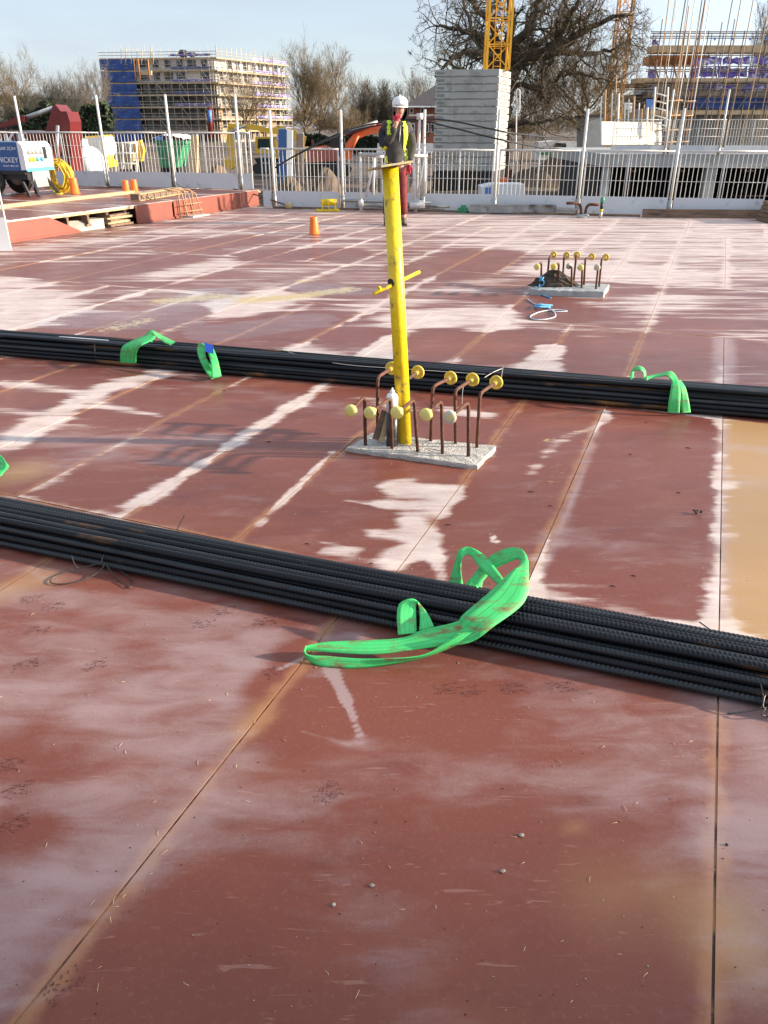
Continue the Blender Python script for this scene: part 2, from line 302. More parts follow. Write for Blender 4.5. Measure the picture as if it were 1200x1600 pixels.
# ------------------------------------------------------------------ mesh builder
class MB:
    def __init__(s): s.v = []; s.f = []; s.sm = []
    def add(s, vs, fs, smooth=False):
        o = len(s.v); s.v += [tuple(x) for x in vs]
        s.f += [tuple(i+o for i in f) for f in fs]; s.sm += [smooth]*len(fs); return s
    def box(s, c, size, rz=0.0, rot=None):
        m = (rot or Matrix.Rotation(rz, 3, 'Z')); c = Vector(c); hx, hy, hz = [k/2 for k in size]
        vs = [c + m @ Vector((x*hx, y*hy, z*hz)) for z in (-1, 1) for y in (-1, 1) for x in (-1, 1)]
        return s.add(vs, [(0,2,3,1), (4,5,7,6), (0,1,5,4), (2,6,7,3), (0,4,6,2), (1,3,7,5)])
    def bar(s, p, q, w, h=None, up=(0,0,1)):
        """rectangular bar from p to q, w sideways, h along up"""
        p = Vector(p); q = Vector(q); h = h or w; d = (q-p).normalized(); u = Vector(up)
        if abs(d.dot(u)) > .98: u = Vector((0, 1, 0))
        a = d.cross(u).normalized(); c = a.cross(d).normalized(); a = a*w/2; c = c*h/2
        vs = [p-a-c, p+a-c, p+a+c, p-a+c, q-a-c, q+a-c, q+a+c, q-a+c]
        return s.add(vs, [(3,2,1,0), (4,5,6,7), (0,1,5,4), (1,2,6,5), (2,3,7,6), (3,0,4,7)])
    def tube(s, pts, r, n=8, cap=True, smooth=True):
        pts = [Vector(p) for p in pts]; k = len(pts); rs = r if isinstance(r, (list, tuple)) else [r]*k
        vs = []; ref = None
        for i, p in enumerate(pts):
            d = (pts[min(i+1, k-1)] - pts[max(i-1, 0)]).normalized()
            if ref is None:
                ref = Vector((0, 0, 1)) if abs(d.z) < .9 else Vector((1, 0, 0))
            a = (ref - d*ref.dot(d)).normalized(); ref = a; c = d.cross(a)
            for j in range(n):
                t = 2*math.pi*j/n; vs.append(p + (a*math.cos(t) + c*math.sin(t))*rs[i])
        fs = [(i*n+j, i*n+(j+1) % n, (i+1)*n+(j+1) % n, (i+1)*n+j) for i in range(k-1) for j in range(n)]
        s.add(vs, fs, smooth)
        if cap:
            o = len(s.v)-len(vs)
            s.f += [tuple(o+j for j in range(n))[::-1], tuple(o+(k-1)*n+j for j in range(n))]; s.sm += [False, False]
        return s
    def lathe(s, prof, c=(0,0,0), n=16, axis=None, smooth=True):
        """profile [(r,z)...] turned about z (or about axis)"""
        c = Vector(c); q = Vector((0,0,1)).rotation_difference(Vector(axis)) if axis is not None else Quaternion()
        vs = []
        for r, z in prof:
            for j in range(n):
                t = 2*math.pi*j/n; vs.append(c + q @ Vector((r*math.cos(t), r*math.sin(t), z)))
        k = len(prof)
        fs = [(i*n+j, i*n+(j+1) % n, (i+1)*n+(j+1) % n, (i+1)*n+j) for i in range(k-1) for j in range(n)]
        s.add(vs, fs, smooth); o = len(s.v)-len(vs)
        s.f += [tuple(o+j for j in range(n))[::-1], tuple(o+(k-1)*n+j for j in range(n))]; s.sm += [False, False]
        return s
    def prism(s, poly, depth):
        """poly: list of 3-D points in one plane; extruded by vector depth"""
        n = len(poly); d = Vector(depth); a = [Vector(p) for p in poly]
        s.add(a + [p+d for p in a], [tuple(range(n)), tuple(range(2*n-1, n-1, -1))] + [(i, i+n, (i+1) % n + n, (i+1) % n) for i in range(n)])
        return s
    def blob(s, c, r, n=8, m=6, jit=0.0, seed=0):
        rr = random.Random(seed); c = Vector(c); vs = [c+Vector((0, 0, -r[2]))]
        for i in range(1, m):
            ph = math.pi*i/m
            for j in range(n):
                t = 2*math.pi*j/n; k = 1+rr.uniform(-jit, jit)
                vs.append(c + Vector((r[0]*math.sin(ph)*math.cos(t)*k, r[1]*math.sin(ph)*math.sin(t)*k, -r[2]*math.cos(ph)*k)))
        vs.append(c+Vector((0, 0, r[2]))); L = len(vs)-1
        fs = [(0, 1+(j+1) % n, 1+j) for j in range(n)]
        fs += [(1+i*n+j, 1+i*n+(j+1) % n, 1+(i+1)*n+(j+1) % n, 1+(i+1)*n+j) for i in range(m-2) for j in range(n)]
        fs += [(1+(m-2)*n+j, 1+(m-2)*n+(j+1) % n, L) for j in range(n)]
        return s.add(vs, fs, True)
    def mesh(s, name, material, off=None):
        me = bpy.data.meshes.new(name)
        vs = s.v if off is None else [(x-off[0], y-off[1], z-off[2]) for x, y, z in s.v]
        me.from_pydata(vs, [], s.f); me.polygons.foreach_set('use_smooth', s.sm)
        me.materials.append(material); me.update(); return me
    def build(s, name, material, parent=None, world=True):
        """link as one mesh object. world=True: vertices are world coordinates, moved into the (unrotated) root's frame"""
        off = None
        if parent is not None and world:
            r = parent
            while r.parent: r = r.parent
            off = r.location
        o = bpy.data.objects.new(name, s.mesh(name, material, off)); COL.objects.link(o)
        if parent is not None: o.parent = parent
        return o
def tag(o, label=None, cat=None, group=None, kind=None):
    for k, v in (('label', label), ('category', cat), ('group', group), ('kind', kind)):
        if v: o[k] = v
    return o
def thing(name, label, cat, loc=(0,0,0), group=None, rz=0.0):
    o = bpy.data.objects.new(name, None); o.empty_display_size = .1; COL.objects.link(o); o.location = loc; o.rotation_euler = (0, 0, rz)
    return tag(o, label, cat, group)
def copy_tree(o, parent=None):
    c = o.copy(); COL.objects.link(c)
    if parent is not None: c.parent = parent
    for ch in list(o.children): copy_tree(ch, c)
    return c
def arc_path(pts, rad, n=5):
    """polyline with rounded corners"""
    pts = [Vector(p) for p in pts]; out = [pts[0]]
    for i in range(1, len(pts)-1):
        p = pts[i]; a = (pts[i-1]-p); c = (pts[i+1]-p); r = min(rad, a.length*.49, c.length*.49)
        a = p + a.normalized()*r; c = p + c.normalized()*r
        for k in range(n+1):
            t = k/n; out.append(a*(1-t)**2 + p*2*t*(1-t) + c*t*t)
    out.append(pts[-1]); return out
def spline(pts, n=6):
    """Catmull-Rom through points (any dimension)"""
    A = [np.array(p, float) for p in pts]; out = []
    for i in range(len(A)-1):
        p0 = A[max(i-1, 0)]; p1 = A[i]; p2 = A[i+1]; p3 = A[min(i+2, len(A)-1)]
        for k in range(n):
            t = k/n
            out.append(.5*((2*p1)+(-p0+p2)*t+(2*p0-5*p1+4*p2-p3)*t*t+(-p0+3*p1-3*p2+p3)*t**3))
    out.append(A[-1]); return out
def text_mesh(name, s, size, material, parent, loc, rot, extr=.002):
    cu = bpy.data.curves.new('lettering', 'FONT'); cu.body = s; cu.size = size; cu.extrude = extr; cu.align_x = 'CENTER'; cu.align_y = 'CENTER'
    t = bpy.data.objects.new('lettering', cu); COL.objects.link(t)
    bpy.context.view_layer.update()
    me = bpy.data.meshes.new_from_object(t.evaluated_get(bpy.context.evaluated_depsgraph_get()))
    bpy.data.objects.remove(t); bpy.data.curves.remove(cu)
    me.name = name; me.materials.clear(); me.materials.append(material)
    o = bpy.data.objects.new(name, me); COL.objects.link(o); o.parent = parent; o.location = loc; o.rotation_euler = rot
    return o

# ------------------------------------------------------------------ the setting: ground
GZ = -2.0
mb = MB()
xs = np.concatenate([np.linspace(-900, -130, 6), np.linspace(-120, 120, 49), np.linspace(130, 900, 6)])
ys = np.concatenate([np.linspace(-60, 15, 5), np.linspace(20, 150, 53), np.linspace(170, 1500, 8)])
vs = []; 
for y in ys:
    for x in xs:
        z = GZ
        if 22 < y < 150 and abs(x) < 120: z += .18*math.sin(x*.7+y*.31)*math.cos(y*.45-x*.2) + random.uniform(-.12, .12)
        vs.append((x, y, z))
nx = len(xs)
mb.add(vs, [(j*nx+i, j*nx+i+1, (j+1)*nx+i+1, (j+1)*nx+i) for j in range(len(ys)-1) for i in range(nx-1)], True)
tag(mb.build('ground', M['earth']), kind='structure')

# ------------------------------------------------------------------ the red deck, board by board
TH = R(21.8); D1 = Vector((math.sin(TH), math.cos(TH), 0)); D2 = Vector((math.cos(TH), -math.sin(TH), 0))
def dk(perp, al, z=0.0): return D2*perp + D1*al + Vector((0, 0, z))
FA = Vector((-2.35, 16.45, 0)); FB = Vector((7.0, 14.38, 0)); FD = (FB-FA).normalized(); FN = Vector((-FD.y, FD.x, 0))   # far fence line, FN away from the camera
def fence_at(px, A=FA, D=FD, row=235):
    u, v, _ = ray(px, row); den = u*D.y - v*D.x
    t = (A.x*D.y - A.y*D.x)/den
    return Vector((u*t, v*t, 0))
U0 = G(22, 379); U1 = G(409, 320); UE = (U1-U0).normalized(); UN = Vector((-UE.y, UE.x, 0))     # front edge of the raised deck, UN to the left/back
UZ = .29

def seg_dist(X, Y, pts):
    d = np.full(X.shape, 1e9)
    for (x0, y0), (x1, y1) in zip(pts[:-1], pts[1:]):
        dx, dy = x1-x0, y1-y0; l2 = dx*dx+dy*dy+1e-12
        t = np.clip(((X-x0)*dx+(Y-y0)*dy)/l2, 0, 1)
        d = np.minimum(d, np.hypot(X-x0-t*dx, Y-y0-t*dy))
    return d
# stains, frost and painted light, where they lie on the boards: (channel, points, half width in m, value, softness in m)
F_, R_, W_, M_, T_ = 0, 1, 2, 3, 4  # T_ holds tan film and painted sun patches
STROKES = [
 # dry boards between the bundles
 (F_, [(300,720),(420,760),(520,690)], .22, -.2, .1), (F_, [(410,800),(480,840)], .10, -.3, .05), (F_, [(540,800),(480,770),(600,720)], .13, -.4, .06),
 (F_, [(960,800),(1000,700)], .30, -.5, .1), (F_, [(860,720),(760,830)], .12, -.1, .1), (F_, [(250,650),(330,620)], .2, -.3, .1),
 # pale frost between the bundles
 (F_, [(625,765),(700,770)], .08, .95, .06), (F_, [(600,790),(690,800)], .05, .8, .05), (F_, [(640,810),(660,850),(610,880)], .06, .9, .06),
 (F_, [(550,860),(470,838)], .03, .8, .05), (F_, [(405,820),(520,705)], .025, .9, .03), (F_, [(190,805),(260,760),(400,670),(490,615)], .045, .85, .06),
 (F_, [(100,800),(200,795)], .06, .6, .08),
 (F_, [(20,690),(100,640),(180,600),(250,585)], .09, .95, .1), (F_, [(0,600),(140,615)], .06, .8, .06), (F_, [(0,640),(80,650)], .05, .7, .06), (F_, [(140,630),(250,650)], .05, .7, .06),
 (F_, [(90,665),(220,668)], .03, .6, .06), (R_, [(20,680),(150,690),(330,690)], .12, .75, .15), (R_, [(60,720),(300,715)], .09, .55, .12), (R_, [(330,600),(540,640)], .1, .45, .15),
 (F_, [(0,555),(130,560),(300,585)], .05, .55, .1), (F_, [(500,610),(560,620),(640,640)], .05, .6, .08),
 (F_, [(700,640),(760,650)], .07, .7, .06), (F_, [(830,740),(870,690),(930,665)], .04, .55, .06), (F_, [(690,900),(680,870)], .035, .9, .03), (F_, [(768,835),(775,850)], .015, .9, .02),
 (R_, [(1128,965),(1126,800),(1131,660)], .016, 1.5, .04), (R_, [(835,905),(870,850),(935,660)], .010, 1.4, .03), (R_, [(870,840),(1110,880)], .05, .55, .1), (F_, [(830,925),(960,950),(1110,985),(1200,1005)], .02, .7, .03),
 (T_, [(-10,745),(40,735)], .10, .55, .12), (R_, [(1150,700),(1200,705)], .05, .6, .06), (R_, [(1150,750),(1200,755)], .05, .6, .06),
 (F_, [(535,783),(620,792),(700,785)], .020, .8, .04), (F_, [(600,755),(640,752)], .03, .85, .05), (F_, [(585,835),(680,840)], .035, .8, .05), (F_, [(500,862),(600,885)], .015, .75, .03),
 # behind the second bundle; the broad rime strokes paint soft glare
 (R_, [(0,545),(300,580),(600,560)], .25, .35, .2), (R_, [(200,480),(420,440),(560,430)], .5, .5, .3), (F_, [(0,395),(200,372),(330,352)], .25, .62, .3), (F_, [(420,425),(640,405)], .18, .6, .2), (F_, [(560,480),(640,470),(760,440)], .2, .62, .2), (F_, [(400,345),(600,350)], .35, .55, .4), (F_, [(1000,540),(1200,520)], .12, .6, .12), (F_, [(930,475),(1010,500)], .1, .62, .1), (F_, [(1150,470),(1200,475)], .2, .6, .15),
 (F_, [(690,535),(790,545),(830,530)], .28, -.35, .12), (F_, [(470,520),(560,525)], .25, -.3, .12), (F_, [(960,560),(1080,540)], .42, -.25, .15), (F_, [(830,470),(870,490)], .28, -.1, .15),
 (F_, [(640,500),(760,490)], .28, .85, .12), (F_, [(610,530),(600,560)], .12, .9, .08), (F_, [(860,545),(840,580)], .14, .9, .08), (F_, [(550,570),(470,550)], .16, .8, .1), (F_, [(740,515),(800,512)], .07, .8, .06),
 (F_, [(0,440),(60,480),(10,500)], .4, .8, .25), (F_, [(30,420),(120,430)], .3, -.2, .2), (F_, [(350,485),(440,460)], .34, .95, .12), (F_, [(260,430),(400,400)], .25, .75, .2),
 (F_, [(180,420),(260,405)], .35, -.2, .2), (F_, [(300,385),(380,375)], .4, -.1, .2), (F_, [(420,400),(520,395)], .4, -.15, .2),
 (F_, [(870,420),(960,425),(1060,430)], .5, .85, .3), (F_, [(800,380),(1000,390)], .8, .72, .5), (F_, [(1020,480),(1060,470)], .3, .75, .2), (R_, [(1130,600),(1132,560),(1131,530)], .06, 1.5, .06),  # the two wide frost strokes at the start paint the bright zone's glare
 (F_, [(1100,350),(1180,420)], .7, .72, .5), (F_, [(700,355),(960,355)], .7, .66, .5), (F_, [(690,420),(760,400)], .5, .05, .3),
 (W_, [(120,500),(260,500),(330,460)], .35, .8, .2), (W_, [(340,520),(480,500)], .3, .75, .2), (W_, [(480,450),(560,455)], .3, .6, .2),
 (F_, [(180,505),(270,490)], .3, -.4, .15), (F_, [(350,520),(480,500)], .28, -.35, .15), (F_, [(490,450),(540,455)], .25, -.3, .15),
 (M_, [(260,470),(340,463)], .22, 0.64, .25), (M_, [(390,470),(470,462),(545,452)], .16, 0.76, .22), (M_, [(170,515),(230,500)], .16, 0.56, .2), (M_, [(460,440),(500,437)], .09, 0.69, .15),
 (M_, [(640,465),(660,450)], .12, 0.44, .2), (M_, [(880,725),(850,760)], .05, 0.46, .1), (M_, [(850,690),(920,670)], .04, 0.50, .06), (M_, [(200,390),(330,400)], .2, 0.39, .3),
 # grey rime of the foreground
 (R_, [(0,1090),(150,1100),(380,1080)], .16, .75, .2), (R_, [(330,1000),(420,1060),(380,1130)], .13, .85, .12), (R_, [(100,940),(250,975),(420,1010)], .05, .7, .08), (R_, [(0,1240),(160,1250),(260,1230)], .14, .75, .16),
 (R_, [(20,1420),(160,1330)], .15, .85, .15), (R_, [(0,1560),(60,1500)], .12, .8, .12), (R_, [(330,1130),(240,1250)], .08, .65, .1),
 (R_, [(560,1150),(700,1190),(820,1215),(1010,1260)], .035, .85, .08), (R_, [(520,1190),(700,1250),(900,1280)], .05, .55, .1), (R_, [(420,1360),(560,1390),(760,1460)], .07, .70, .12), (R_, [(480,1450),(640,1510),(760,1540)], .07, .6, .1),
 (R_, [(1150,1100),(1200,1180),(1180,1320)], .10, .9, .12), (R_, [(1090,1130),(1095,1320)], .03, .7, .05), (R_, [(1160,1540),(1200,1450)], .1, .6, .1), (R_, [(880,1075),(1080,1150)], .06, .5, .1), (R_, [(150,1560),(300,1560)], .1, -.2, .15),
 (R_, [(480,1120),(560,1100),(700,1120)], .14, -.35, .12), (R_, [(640,1330),(900,1350)], .14, -.1, .2), (R_, [(360,1430),(300,1540),(460,1580)], .14, -.25, .15), (R_, [(800,1560),(1000,1560)], .15, -.1, .2), (R_, [(0,1180),(80,1190)], .08, .1, .1),
 (R_, [(0,1290),(40,1310)], .06, -.1, .08), (R_, [(470,1020),(420,1080)], .06, -.3, .06),
 (T_, [(940,1400),(1030,1390)], .06, .22, .12), (T_, [(1135,1440),(1150,1480)], .07, .55, .1), (T_, [(0,925),(60,905)], .06, .5, .08), (T_, [(380,1140),(410,1110)], .03, .4, .05), (T_, [(890,1295),(905,1292)], .008, .3, .03),  # the larger tan strokes paint soft warm sunlight on the boards
 # frost kept under the sling before it was moved
 (R_, [(516,1044),(528,1068),(541,1095)], .0175, 1.7, .010), (R_, [(541,1095),(553,1122)], .012, 1.6, .010), (R_, [(553,1122),(563,1150)], .007, 1.5, .009), (R_, [(568,1160),(545,1164),(505,1156),(470,1142)], .004, .95, .016), (R_, [(437,1045),(458,1036),(478,1026)], .007, 1.2, .010), (R_, [(500,1000),(560,995)], .02, .9, .03),
]
STROKES = [(c, [tuple(G(*q)[:2]) for q in pts], w, v, s) for c, pts, w, v, s in STROKES]
def fields(X, Y):
    al = X*D1.x + Y*D1.y
    ch = [None]*5
    near = np.clip((al-1.7)/.4, 0, 1); far = np.clip((al-4.3)/.8, 0, 1)
    ch[0] = -.9 + near*1.10 + far*.24; ch[1] = .30*(1-near) + .10; ch[2] = np.zeros_like(al); ch[3] = np.zeros_like(al); ch[4] = np.zeros_like(al)
    far2 = np.clip((al-7.5)/5, 0, 1); ch[0] = ch[0] + far2*(.10+.14*np.clip((X+1)/4, 0, 1)); ch[1] = ch[1] + far2*.25  # the far rise in rime paints soft glare
    for c, pts, w, v, s in STROKES:
        px = [p[0] for p in pts]; py = [p[1] for p in pts]; e = w+s
        if X.max() < min(px)-e or X.min() > max(px)+e or Y.max() < min(py)-e or Y.min() > max(py)+e: continue
        d = seg_dist(X, Y, pts); t = np.clip((w+s-d)/(2*s), 0, 1); t = t*t*(3-2*t)
        ch[c] = ch[c]*(1-t) + v*t
    return ch
def set_attr(me, name, arr):
    a = me.attributes.new(name, 'FLOAT_VECTOR', 'POINT'); a.data.foreach_set('vector', np.asarray(arr, np.float32).ravel())
def deck_panel(parent, O, ex, ey, u0, u1, v0, v1, z, th, gain, nu, nv, clip=None, const=None, gap=.0030, tan=None):
    """one board: a slab with a fine top grid that carries the stain fields; O origin, ex/ey unit axes"""
    tilt = rng.normal(0, .0006, 2)
    us = np.linspace(u0+gap, u1-gap, nu); vs_ = np.linspace(v0+gap, v1-gap, nv)
    UU, VV = np.meshgrid(us, vs_); UU = UU.ravel(); VV = VV.ravel()
    X = O.x + ex.x*UU + ey.x*VV; Y = O.y + ex.y*UU + ey.y*VV
    if clip is not None:
        A, Nn, off = clip; sdist = (X-A.x)*Nn.x + (Y-A.y)*Nn.y - off
        if sdist.min() > -.02: return None
        k = np.maximum(sdist, 0)/(ey.x*Nn.x+ey.y*Nn.y); VV = VV-k; X = X-ey.x*k; Y = Y-ey.y*k
    Z = z + tilt[0]*(UU-u0)/(u1-u0) + tilt[1]*(VV-v0)/(v1-v0)
    n = nu*nv
    verts = np.stack([X, Y, Z], 1)
    rim = [j for j in range(nu)] + [(i+1)*nu-1 for i in range(1, nv)] + [(nv-1)*nu+j for j in range(nu-2, -1, -1)] + [i*nu for i in range(nv-2, 0, -1)]
    low = verts[rim].copy(); low[:, 2] = z-th
    faces = [(i*nu+j, i*nu+j+1, (i+1)*nu+j+1, (i+1)*nu+j) for i in range(nv-1) for j in range(nu-1)]
    m = len(rim); faces += [(rim[(k+1) % m], rim[k], n+k, n+(k+1) % m) for k in range(m)]
    me = bpy.data.meshes.new('deck_panel'); me.from_pydata(np.concatenate([verts, low]).tolist(), [], faces)
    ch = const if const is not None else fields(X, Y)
    if tan: ch[4] = np.full(nu*nv, tan)
    full = lambda a: np.concatenate([a, a[rim]])
    set_attr(me, 'field', np.stack([full(ch[0]), full(ch[1]), full(ch[2])], 1))
    set_attr(me, 'edge', np.stack([full(UU-u0), full(u1-UU), np.zeros(n+m)], 1))
    set_attr(me, 'ends', np.stack([full(VV-v0), full(v1-VV), np.full(n+m, gain)], 1))
    set_attr(me, 'extra', np.stack([full(ch[3]), full(ch[4]), np.zeros(n+m)], 1))
    me.materials.append(M['deck'])
    o = bpy.data.objects.new('deck_panel', me); COL.objects.link(o); o.parent = parent
    return o
mb = MB()
def quad_slab(pts, z0, z1): mb.prism([Vector((p[0], p[1], z0)) for p in pts], (0, 0, z1-z0))
quad_slab([dk(-13, -2)[:2], dk(6, -2)[:2], (FB+FD*4+FN*.12)[:2], (FA-FD*9+FN*.12)[:2]], -.5, -.0035)
deck = tag(mb.build('deck', mat('joint_filler', (.36, .20, .10), .8, var=.35, scale=6, spots=(.05, .03, .025), spot_scale=5, spot_amt=.6)), kind='structure')
rows = [(-1.5, 2.22), (2.22, 4.45), (4.45, 6.42), (6.42, 8.55), (8.55, 10.7), (10.7, 12.85), (12.85, 15.0), (15.0, 17.2), (17.2, 19.4)]
reg = [.245+.585*k for k in range(-19, 7)]
for ri, (a0, a1) in enumerate(rows):
    if ri == 0: js = [-4.43, -3.26, -2.09, -.925, .245, 1.42, 2.6]
    elif ri == 1: js = [j for j in reg if j < -3.2] + [-3.14, -2.62, -2.06, -1.52, -.85, -.39, .245, .85] + [j for j in reg if j > 1.3]
    else:
        js = [j + (rng.normal(0, .012) if abs(j-.245) > .01 else 0) for j in reg]
        if ri in (3, 6): js = js[::2]
    for k in range(len(js)-1):
        c = dk((js[k]+js[k+1])/2, (a0+a1)/2)
        if (c-U0).dot(UN) > 1.3: continue
        g = (.30, .45, .55, .36, .36, .36, .36, .36, .36)[ri]
        if ri > 0: g *= rng.choice((.3, .6, 1.0, 1.7), p=(.35, .3, .2, .15))
        nu, nv = ((96, 250), (22, 72), (12, 36))[min(ri, 2)] if ri < 3 else (9, 26)
        if ri == 0 and (k in (0, 1, 5)): nu, nv = 20, 60
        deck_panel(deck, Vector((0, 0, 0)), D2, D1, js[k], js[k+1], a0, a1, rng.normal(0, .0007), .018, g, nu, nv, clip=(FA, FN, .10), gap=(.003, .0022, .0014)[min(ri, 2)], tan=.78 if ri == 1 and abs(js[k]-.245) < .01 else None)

# ------------------------------------------------------------------ the raised deck on the left
LA = G(140, 292, UZ); LB = G(400, 297, UZ); LA.z = LB.z = 0; LD = (LB-LA).normalized(); LN = Vector((-LD.y, LD.x, 0))
mb = MB()
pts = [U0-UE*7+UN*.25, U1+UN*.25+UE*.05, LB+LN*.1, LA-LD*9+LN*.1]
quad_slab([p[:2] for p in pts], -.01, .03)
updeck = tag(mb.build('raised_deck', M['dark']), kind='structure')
nrm = np.array
for i in range(-6, 6):
    for j in range(5):
        u0, u1 = i*1.2, (i+1)*1.2
        ulen = (U1-U0).length
        if u0 > ulen: continue
        u1 = min(u1, ulen+.02); v0, v1 = j*1.9, (j+1)*1.9
        nu, nv = 9, 14
        cst = [np.full(nu*nv, .24+rng.normal(0, .1)), np.full(nu*nv, .2), np.full(nu*nv, .1), np.zeros(nu*nv), np.zeros(nu*nv)]
        deck_panel(updeck, U0, UE, UN, u0, u1, v0, v1, UZ+rng.normal(0, .001), .02, 1.0, nu, nv, clip=(LA, LN, .1), const=cst)
# joists under the raised deck, their ends seen in the gap
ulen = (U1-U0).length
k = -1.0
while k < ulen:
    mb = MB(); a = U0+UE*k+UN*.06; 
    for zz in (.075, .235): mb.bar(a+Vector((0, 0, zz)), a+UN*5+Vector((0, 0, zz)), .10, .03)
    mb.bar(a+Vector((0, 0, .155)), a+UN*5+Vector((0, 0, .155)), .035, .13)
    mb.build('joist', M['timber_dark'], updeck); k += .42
mb = MB(); a = U0-UE*6+UN*.02+Vector((0, 0, UZ-.035)); mb.bar(a, U1+UN*.02+Vector((0, 0, UZ-.035)), .02, .03); mb.build('edge_strip', M['ply_edge'], updeck)
def upos(px, row=None):
    return fence_at(px, U0, UE, 345)
def red_board(p0, p1, label, cut=0.0, h=.27):
    a, c = upos(p0), upos(p1); t = thing('edge_board', label, 'board', a, 'red boards along the edge of the raised deck')
    mb = MB(); z0, z1 = .003, h; o = UN*-.02
    poly = [a+o+Vector((0,0,z0)), c+o+Vector((0,0,z0)), c+o+Vector((0,0,z1*(1 if not cut else .12))), c+o-UE*cut+Vector((0,0,z1)), a+o+Vector((0,0,z1))]
    mb.prism(poly, UN*.018); mb.build('face_panel', M['red_board'], t)
    mb = MB(); mb.bar(a+o-UN*.012+Vector((0,0,.016)), c+o-UN*.012+Vector((0,0,.016)), .022, .026); mb.build('bottom_batten', M['red_board'], t)
    return t
red_board(-30, 121, 'red board with a sloping cut end standing at the raised deck edge, far left', cut=.55)
red_board(213, 270, 'red board standing at the raised deck edge just left of the bent rebar cage', h=.285)
red_board(273, 405, 'long red board with slanting shadows at the deck edge right of the bent cage', h=.285)
# bits in the gap between the boards
t = thing('concrete_block', 'pale concrete block lying in the gap under the raised deck', 'concrete block', upos(142))
mb = MB(); a, c = upos(119), upos(166); mb.prism([a+UN*.10, c+UN*.05, c+UN*.05+Vector((0,0,.15)), a+UN*.30+Vector((0,0,.14))], UN*.4); mb.build('block_body', M['concrete'], t)
tt = thing('timber_pile', 'short pile of timber offcuts pushed under the raised deck beside the pale block', 'timber pile', upos(188))
for i in range(5):
    mb = MB(); a, c = upos(171)+UN*(.03+.05*(i % 2)), upos(206)+UN*(.02+.06*(i % 3)); mb.bar(a+Vector((0,0,.03+.036*i)), c+Vector((0,0,.03+.036*i)), .1, .032); mb.build('offcut', M['timber' if i % 2 else 'timber_dark'], tt)

# ------------------------------------------------------------------ edge protection: posts and mesh barriers
def guard_post(base, z0, h, label, group, r=.026):
    t = thing('guard_post', label, 'post', base+Vector((0, 0, z0)), group)
    mb = MB(); mb.tube([base+Vector((0,0,z0)), base+Vector((0,0,z0+h))], r, 8); mb.build('post_tube', M['steel_white'], t)
    mb = MB(); mb.tube([base+Vector((0,0,z0+.004)), base+Vector((0,0,z0+.26))], r+.012, 8); mb.build('socket', M['galv'], t)
    return t
def barrier(a, c, z0, kick, top, label, group, pitch=.078, r=.0052, mids=(.35, .66), n_sub=None):
    d = (c-a); L = d.length; e = d.normalized(); nn = Vector((-e.y, e.x, 0))
    t = thing('mesh_barrier', label, 'barrier', a+Vector((0, 0, z0)), group)
    Z = lambda z: Vector((0, 0, z0+z))
    a2, c2 = a+e*.02, c-e*.02
    mb = MB(); mb.tube([a2+Z(top), c2+Z(top)], .017, 6); mb.build('top_rail', M['steel_white'], t)
    for f in mids:
        mb = MB(); zz = kick+(top-kick)*f; mb.tube([a2+Z(zz), c2+Z(zz)], r, 5); mb.build('mid_rail', M['steel_white'], t)
    mb = MB(); k = pitch/2
    while k < L-.03:
        p = a+e*k; mb.tube([p+Z(kick-.02), p+Z(top)], r, 5, cap=False); k += pitch
    tag(mb.build('infill_bars', M['steel_white'], t), kind='stuff')
    for k in ((.03, L*.5, L-.03) if n_sub is None else n_sub):
        mb = MB(); p = a+e*k; mb.tube([p+Z(.02), p+Z(top)], .0135, 6); mb.build('stile', M['steel_white'], t)
    mb = MB(); p = (a2+c2)/2 - nn*.02; mb.box(p+Z(kick/2+.01), (L-.046, .006, kick-.02), math.atan2(e.y, e.x)); mb.build('toe_board', M['kick'], t)
    return t
PX = [424, 533, 662, 777, 912, 1060, 1215, 1390]
FP = [fence_at(x) for x in PX]
first = [FA-FD*.10] + FP
wh = ['between the red upstand corner and the first post', 'behind the yellow bracket', 'behind the person', 'in front of the concrete stack', 'behind the grey beam lying on the deck', 'behind the green topped tube', 'behind the long brown plank', 'at the far right edge of the frame']
for i in range(len(first)-1):
    barrier(first[i]+FD*.03, first[i+1]-FD*.03, 0, .31, 1.06, 'white mesh barrier with grey toe board '+wh[i], 'white mesh barriers along the far deck edge')
pl = ['left of the yellow bracket', 'right of the yellow bracket', 'just right of the person', 'in front of the concrete stack', 'right of the dark oak trunk', 'in front of the second grey deck', 'outside the right edge', 'outside right, the last one']
for i, p in enumerate(FP[:6]):
    guard_post(p+FN*.03, 0, 1.72, 'tall white guard post on the far deck edge '+pl[i], 'tall white posts along the far deck edge')
# fence of the raised deck
LP_ = [fence_at(x, LA, LD, 215) for x in (-75, 33, 158, 264, 371)]
LP_ = LP_ + [LB]
wl_ = ['behind the compressor, at the left frame edge', 'behind the compressor and yellow hose', 'behind the white water jug', 'behind the coiled cables', 'the short last one before the corner']
for i in range(5):
    barrier(LP_[i]+LD*.03, LP_[i+1]-LD*.03, UZ, .31, 1.04, 'white mesh barrier of the raised deck '+wl_[i], 'white mesh barriers of the raised deck')
for p, s in zip(LP_[1:5], ('left of the red machine jib', 'above the white water jug', 'in front of the scaffolded block', 'at the right end of the raised deck')):
    guard_post(p+LN*.03, UZ, 1.72, 'tall white guard post of the raised deck '+s, 'tall white posts of the raised deck')
# side barrier whose near end shows at the left edge of the frame
a = G(22, 394); barrier(a+Vector((-3.2, -.5, 0)), a, 0, .42, 1.10, 'white mesh barrier end with tall white toe board at the left edge of the frame', None, pitch=.05, mids=(.3, .7))

